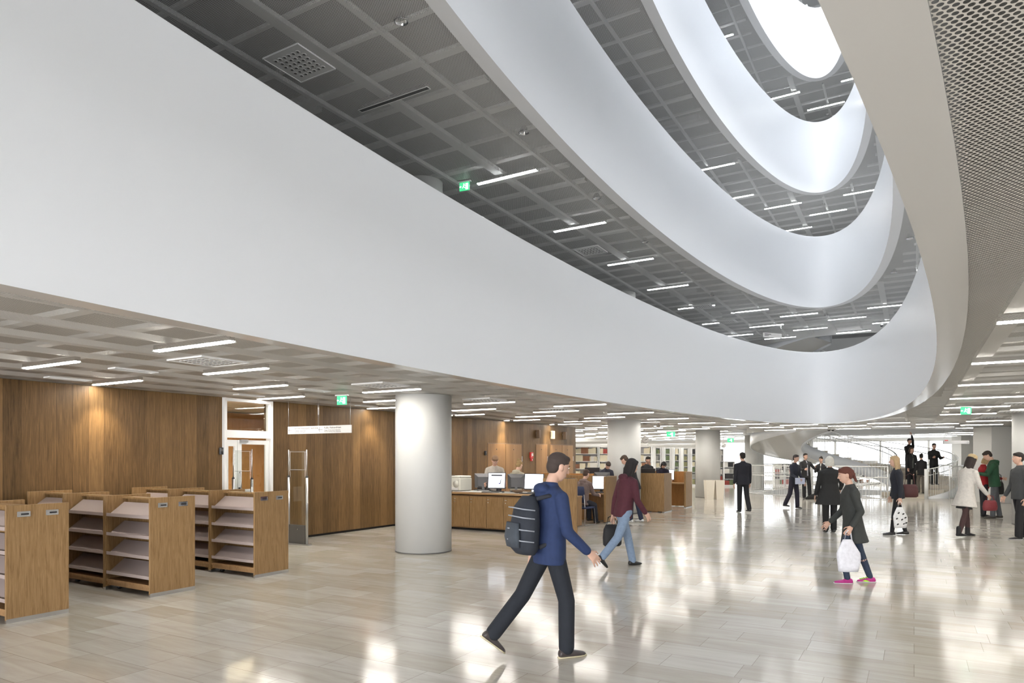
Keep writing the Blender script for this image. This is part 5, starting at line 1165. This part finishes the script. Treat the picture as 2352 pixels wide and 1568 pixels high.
e = empty('paper_booklet', (p12['hand'][0]+p12['hand'][1])/2+Vector((0,0,.03)), R(YAW+66), 'white booklet held open by the person in the green jacket', 'papers'); mb = MB(); mb.box((0,.05,0), (.30,.22,.008)); mb.build('pages', M['paper'], e)
P = g(2300, 1160)
bag('tote_bag', 'black tote bag with small white print beside the green jacket', Vector((p12['T'](.30,-.10,-.18))), (.30,.09,.36), (.012,.012,.012), R(YAW), .22)
P = g(2259, 1186)
person('person with blond hair in a red jacket, half hidden by the green jacket', (P.x, P.y), 100, 1.70, .011, head=(24,0), legs=((3,2),(-2,2)), arms=((26,8,60),(26,8,60)), topc=(.32,.012,.016), botc=(.012,.012,.016), hair='bob', hairc=(.40,.28,.14))
P = g(2342, 1238)
person('person in a dark grey jacket and black trousers at the right edge of the scene', (P.x, P.y), -84, 1.76, .010, legs=((8,6),(-8,8)), arms=((-4,6,14),(6,6,20)), topc=(.045,.048,.05), botc=(.010,.010,.012), hairc=(.02,.016,.014), solec=(.5,.5,.5), width=1.08)
P = g(2232, 1130)
person('person far away in brown, seen past the pale coat, near the square pillar', (P.x, P.y), 30, 1.72, .016, topc=(.16,.09,.04), hairc=(.02,.015,.01))
# people on and around the spiral stair
def on_stair(a, r_, face, label, **kw):
    st_a = S_A0+15*math.floor((a-S_A0)/15.0); z = helix_z(st_a+15) if a > S_A0 else 0; q = sp(r_, a); person(label, (q.x, q.y), face, z0=z, vox=.013, **kw)
on_stair(-18, 2.5, 175, 'person in black high on the stair with one arm raised overhead', H=1.82, legs=((6,10),(0,2)), arms=((172,6,20),(30,10,80)), topc=(.012,.012,.013), botc=(.010,.010,.012), hairc=(.03,.02,.02))
on_stair(-60, 2.9, 178, 'person in black with an open grey front coming down the stair', H=1.74, legs=((14,20),(0,2)), arms=((10,8,40),(6,8,20)), topc=(.012,.012,.013), botc=(.010,.010,.012), shirt=(.10,.11,.10), hairc=(.05,.03,.02), hair='bob')
on_stair(-66, 3.55, 10, 'shorter person in black climbing the stair beside the rail', H=1.62, legs=((20,28),(0,2)), arms=((8,8,20),(10,8,20)), topc=(.012,.012,.013), botc=(.10,.085,.07), hair='bun', hairc=(.015,.012,.01))
on_stair(-44, 3.45, 186, 'person in a dark cap and black jacket by the curved stair rail', H=1.74, legs=((8,12),(0,2)), arms=((20,10,80),(20,10,80)), topc=(.010,.010,.011), botc=(.010,.010,.012), hair='short', hairc=(.015,.012,.01))
# staff and readers
P0 = (-8.72, 14.15)
person('person in a beige short-sleeved top with tied-back hair, standing behind the counter', (-8.80, 14.10), 176, 1.74, .010, lean=8, head=(30,4), arms=((24,14,60),(24,14,60)), top='tee', topc=(.40,.36,.31), sleeve=.4, botc=(.02,.02,.03), hair='short', hairc=(.20,.12,.07), width=1.05)
person('person with a blond bun in a beige hooded coat, back turned, at the staff desk', (-8.16, 14.02), 35, 1.60, .010, lean=10, head=(10,0), arms=((22,10,50),(30,8,60)), top='jacket', topc=(.36,.33,.25), botc=(.02,.02,.03), hair='bun', hairc=(.30,.20,.09), hood=True)
person('person seated at a computer in a brown hoodie', (-7.13, 15.58), 40, 1.68, .009, lean=10, head=(6,0), legs=((84,84),(76,66)), seat=.50, arms=((30,8,50),(34,8,56)), topc=(.16,.115,.105), botc=(.016,.018,.028), shoec=(.02,.02,.02), hairc=(.045,.025,.018), hood=True)
person('person with short dark hair looking down, behind the grey monitor', (-7.72, 19.35) if False else (-7.75, 18.5), 165, 1.60, .011, lean=14, head=(34,-6), arms=((30,8,50),(30,8,50)), topc=(.015,.017,.03), botc=(.015,.015,.02), hairc=(.035,.022,.016))
person('person in a black jacket seen behind the black monitor, right of the second column', (-7.62, 21.75), 165, 1.68, .012, head=(14,10), arms=((20,8,50),(20,8,50)), topc=(.012,.012,.015), botc=(.012,.012,.015), hairc=(.015,.012,.010))
person('person with a black fringe bending over reading at the closed oak booth', (-6.95, 21.25), 176, 1.58, .011, lean=10, head=(40,0), arms=((30,8,60),(30,8,60)), topc=(.012,.010,.022), botc=(.012,.012,.015), hair='bob', hairc=(.014,.011,.012))
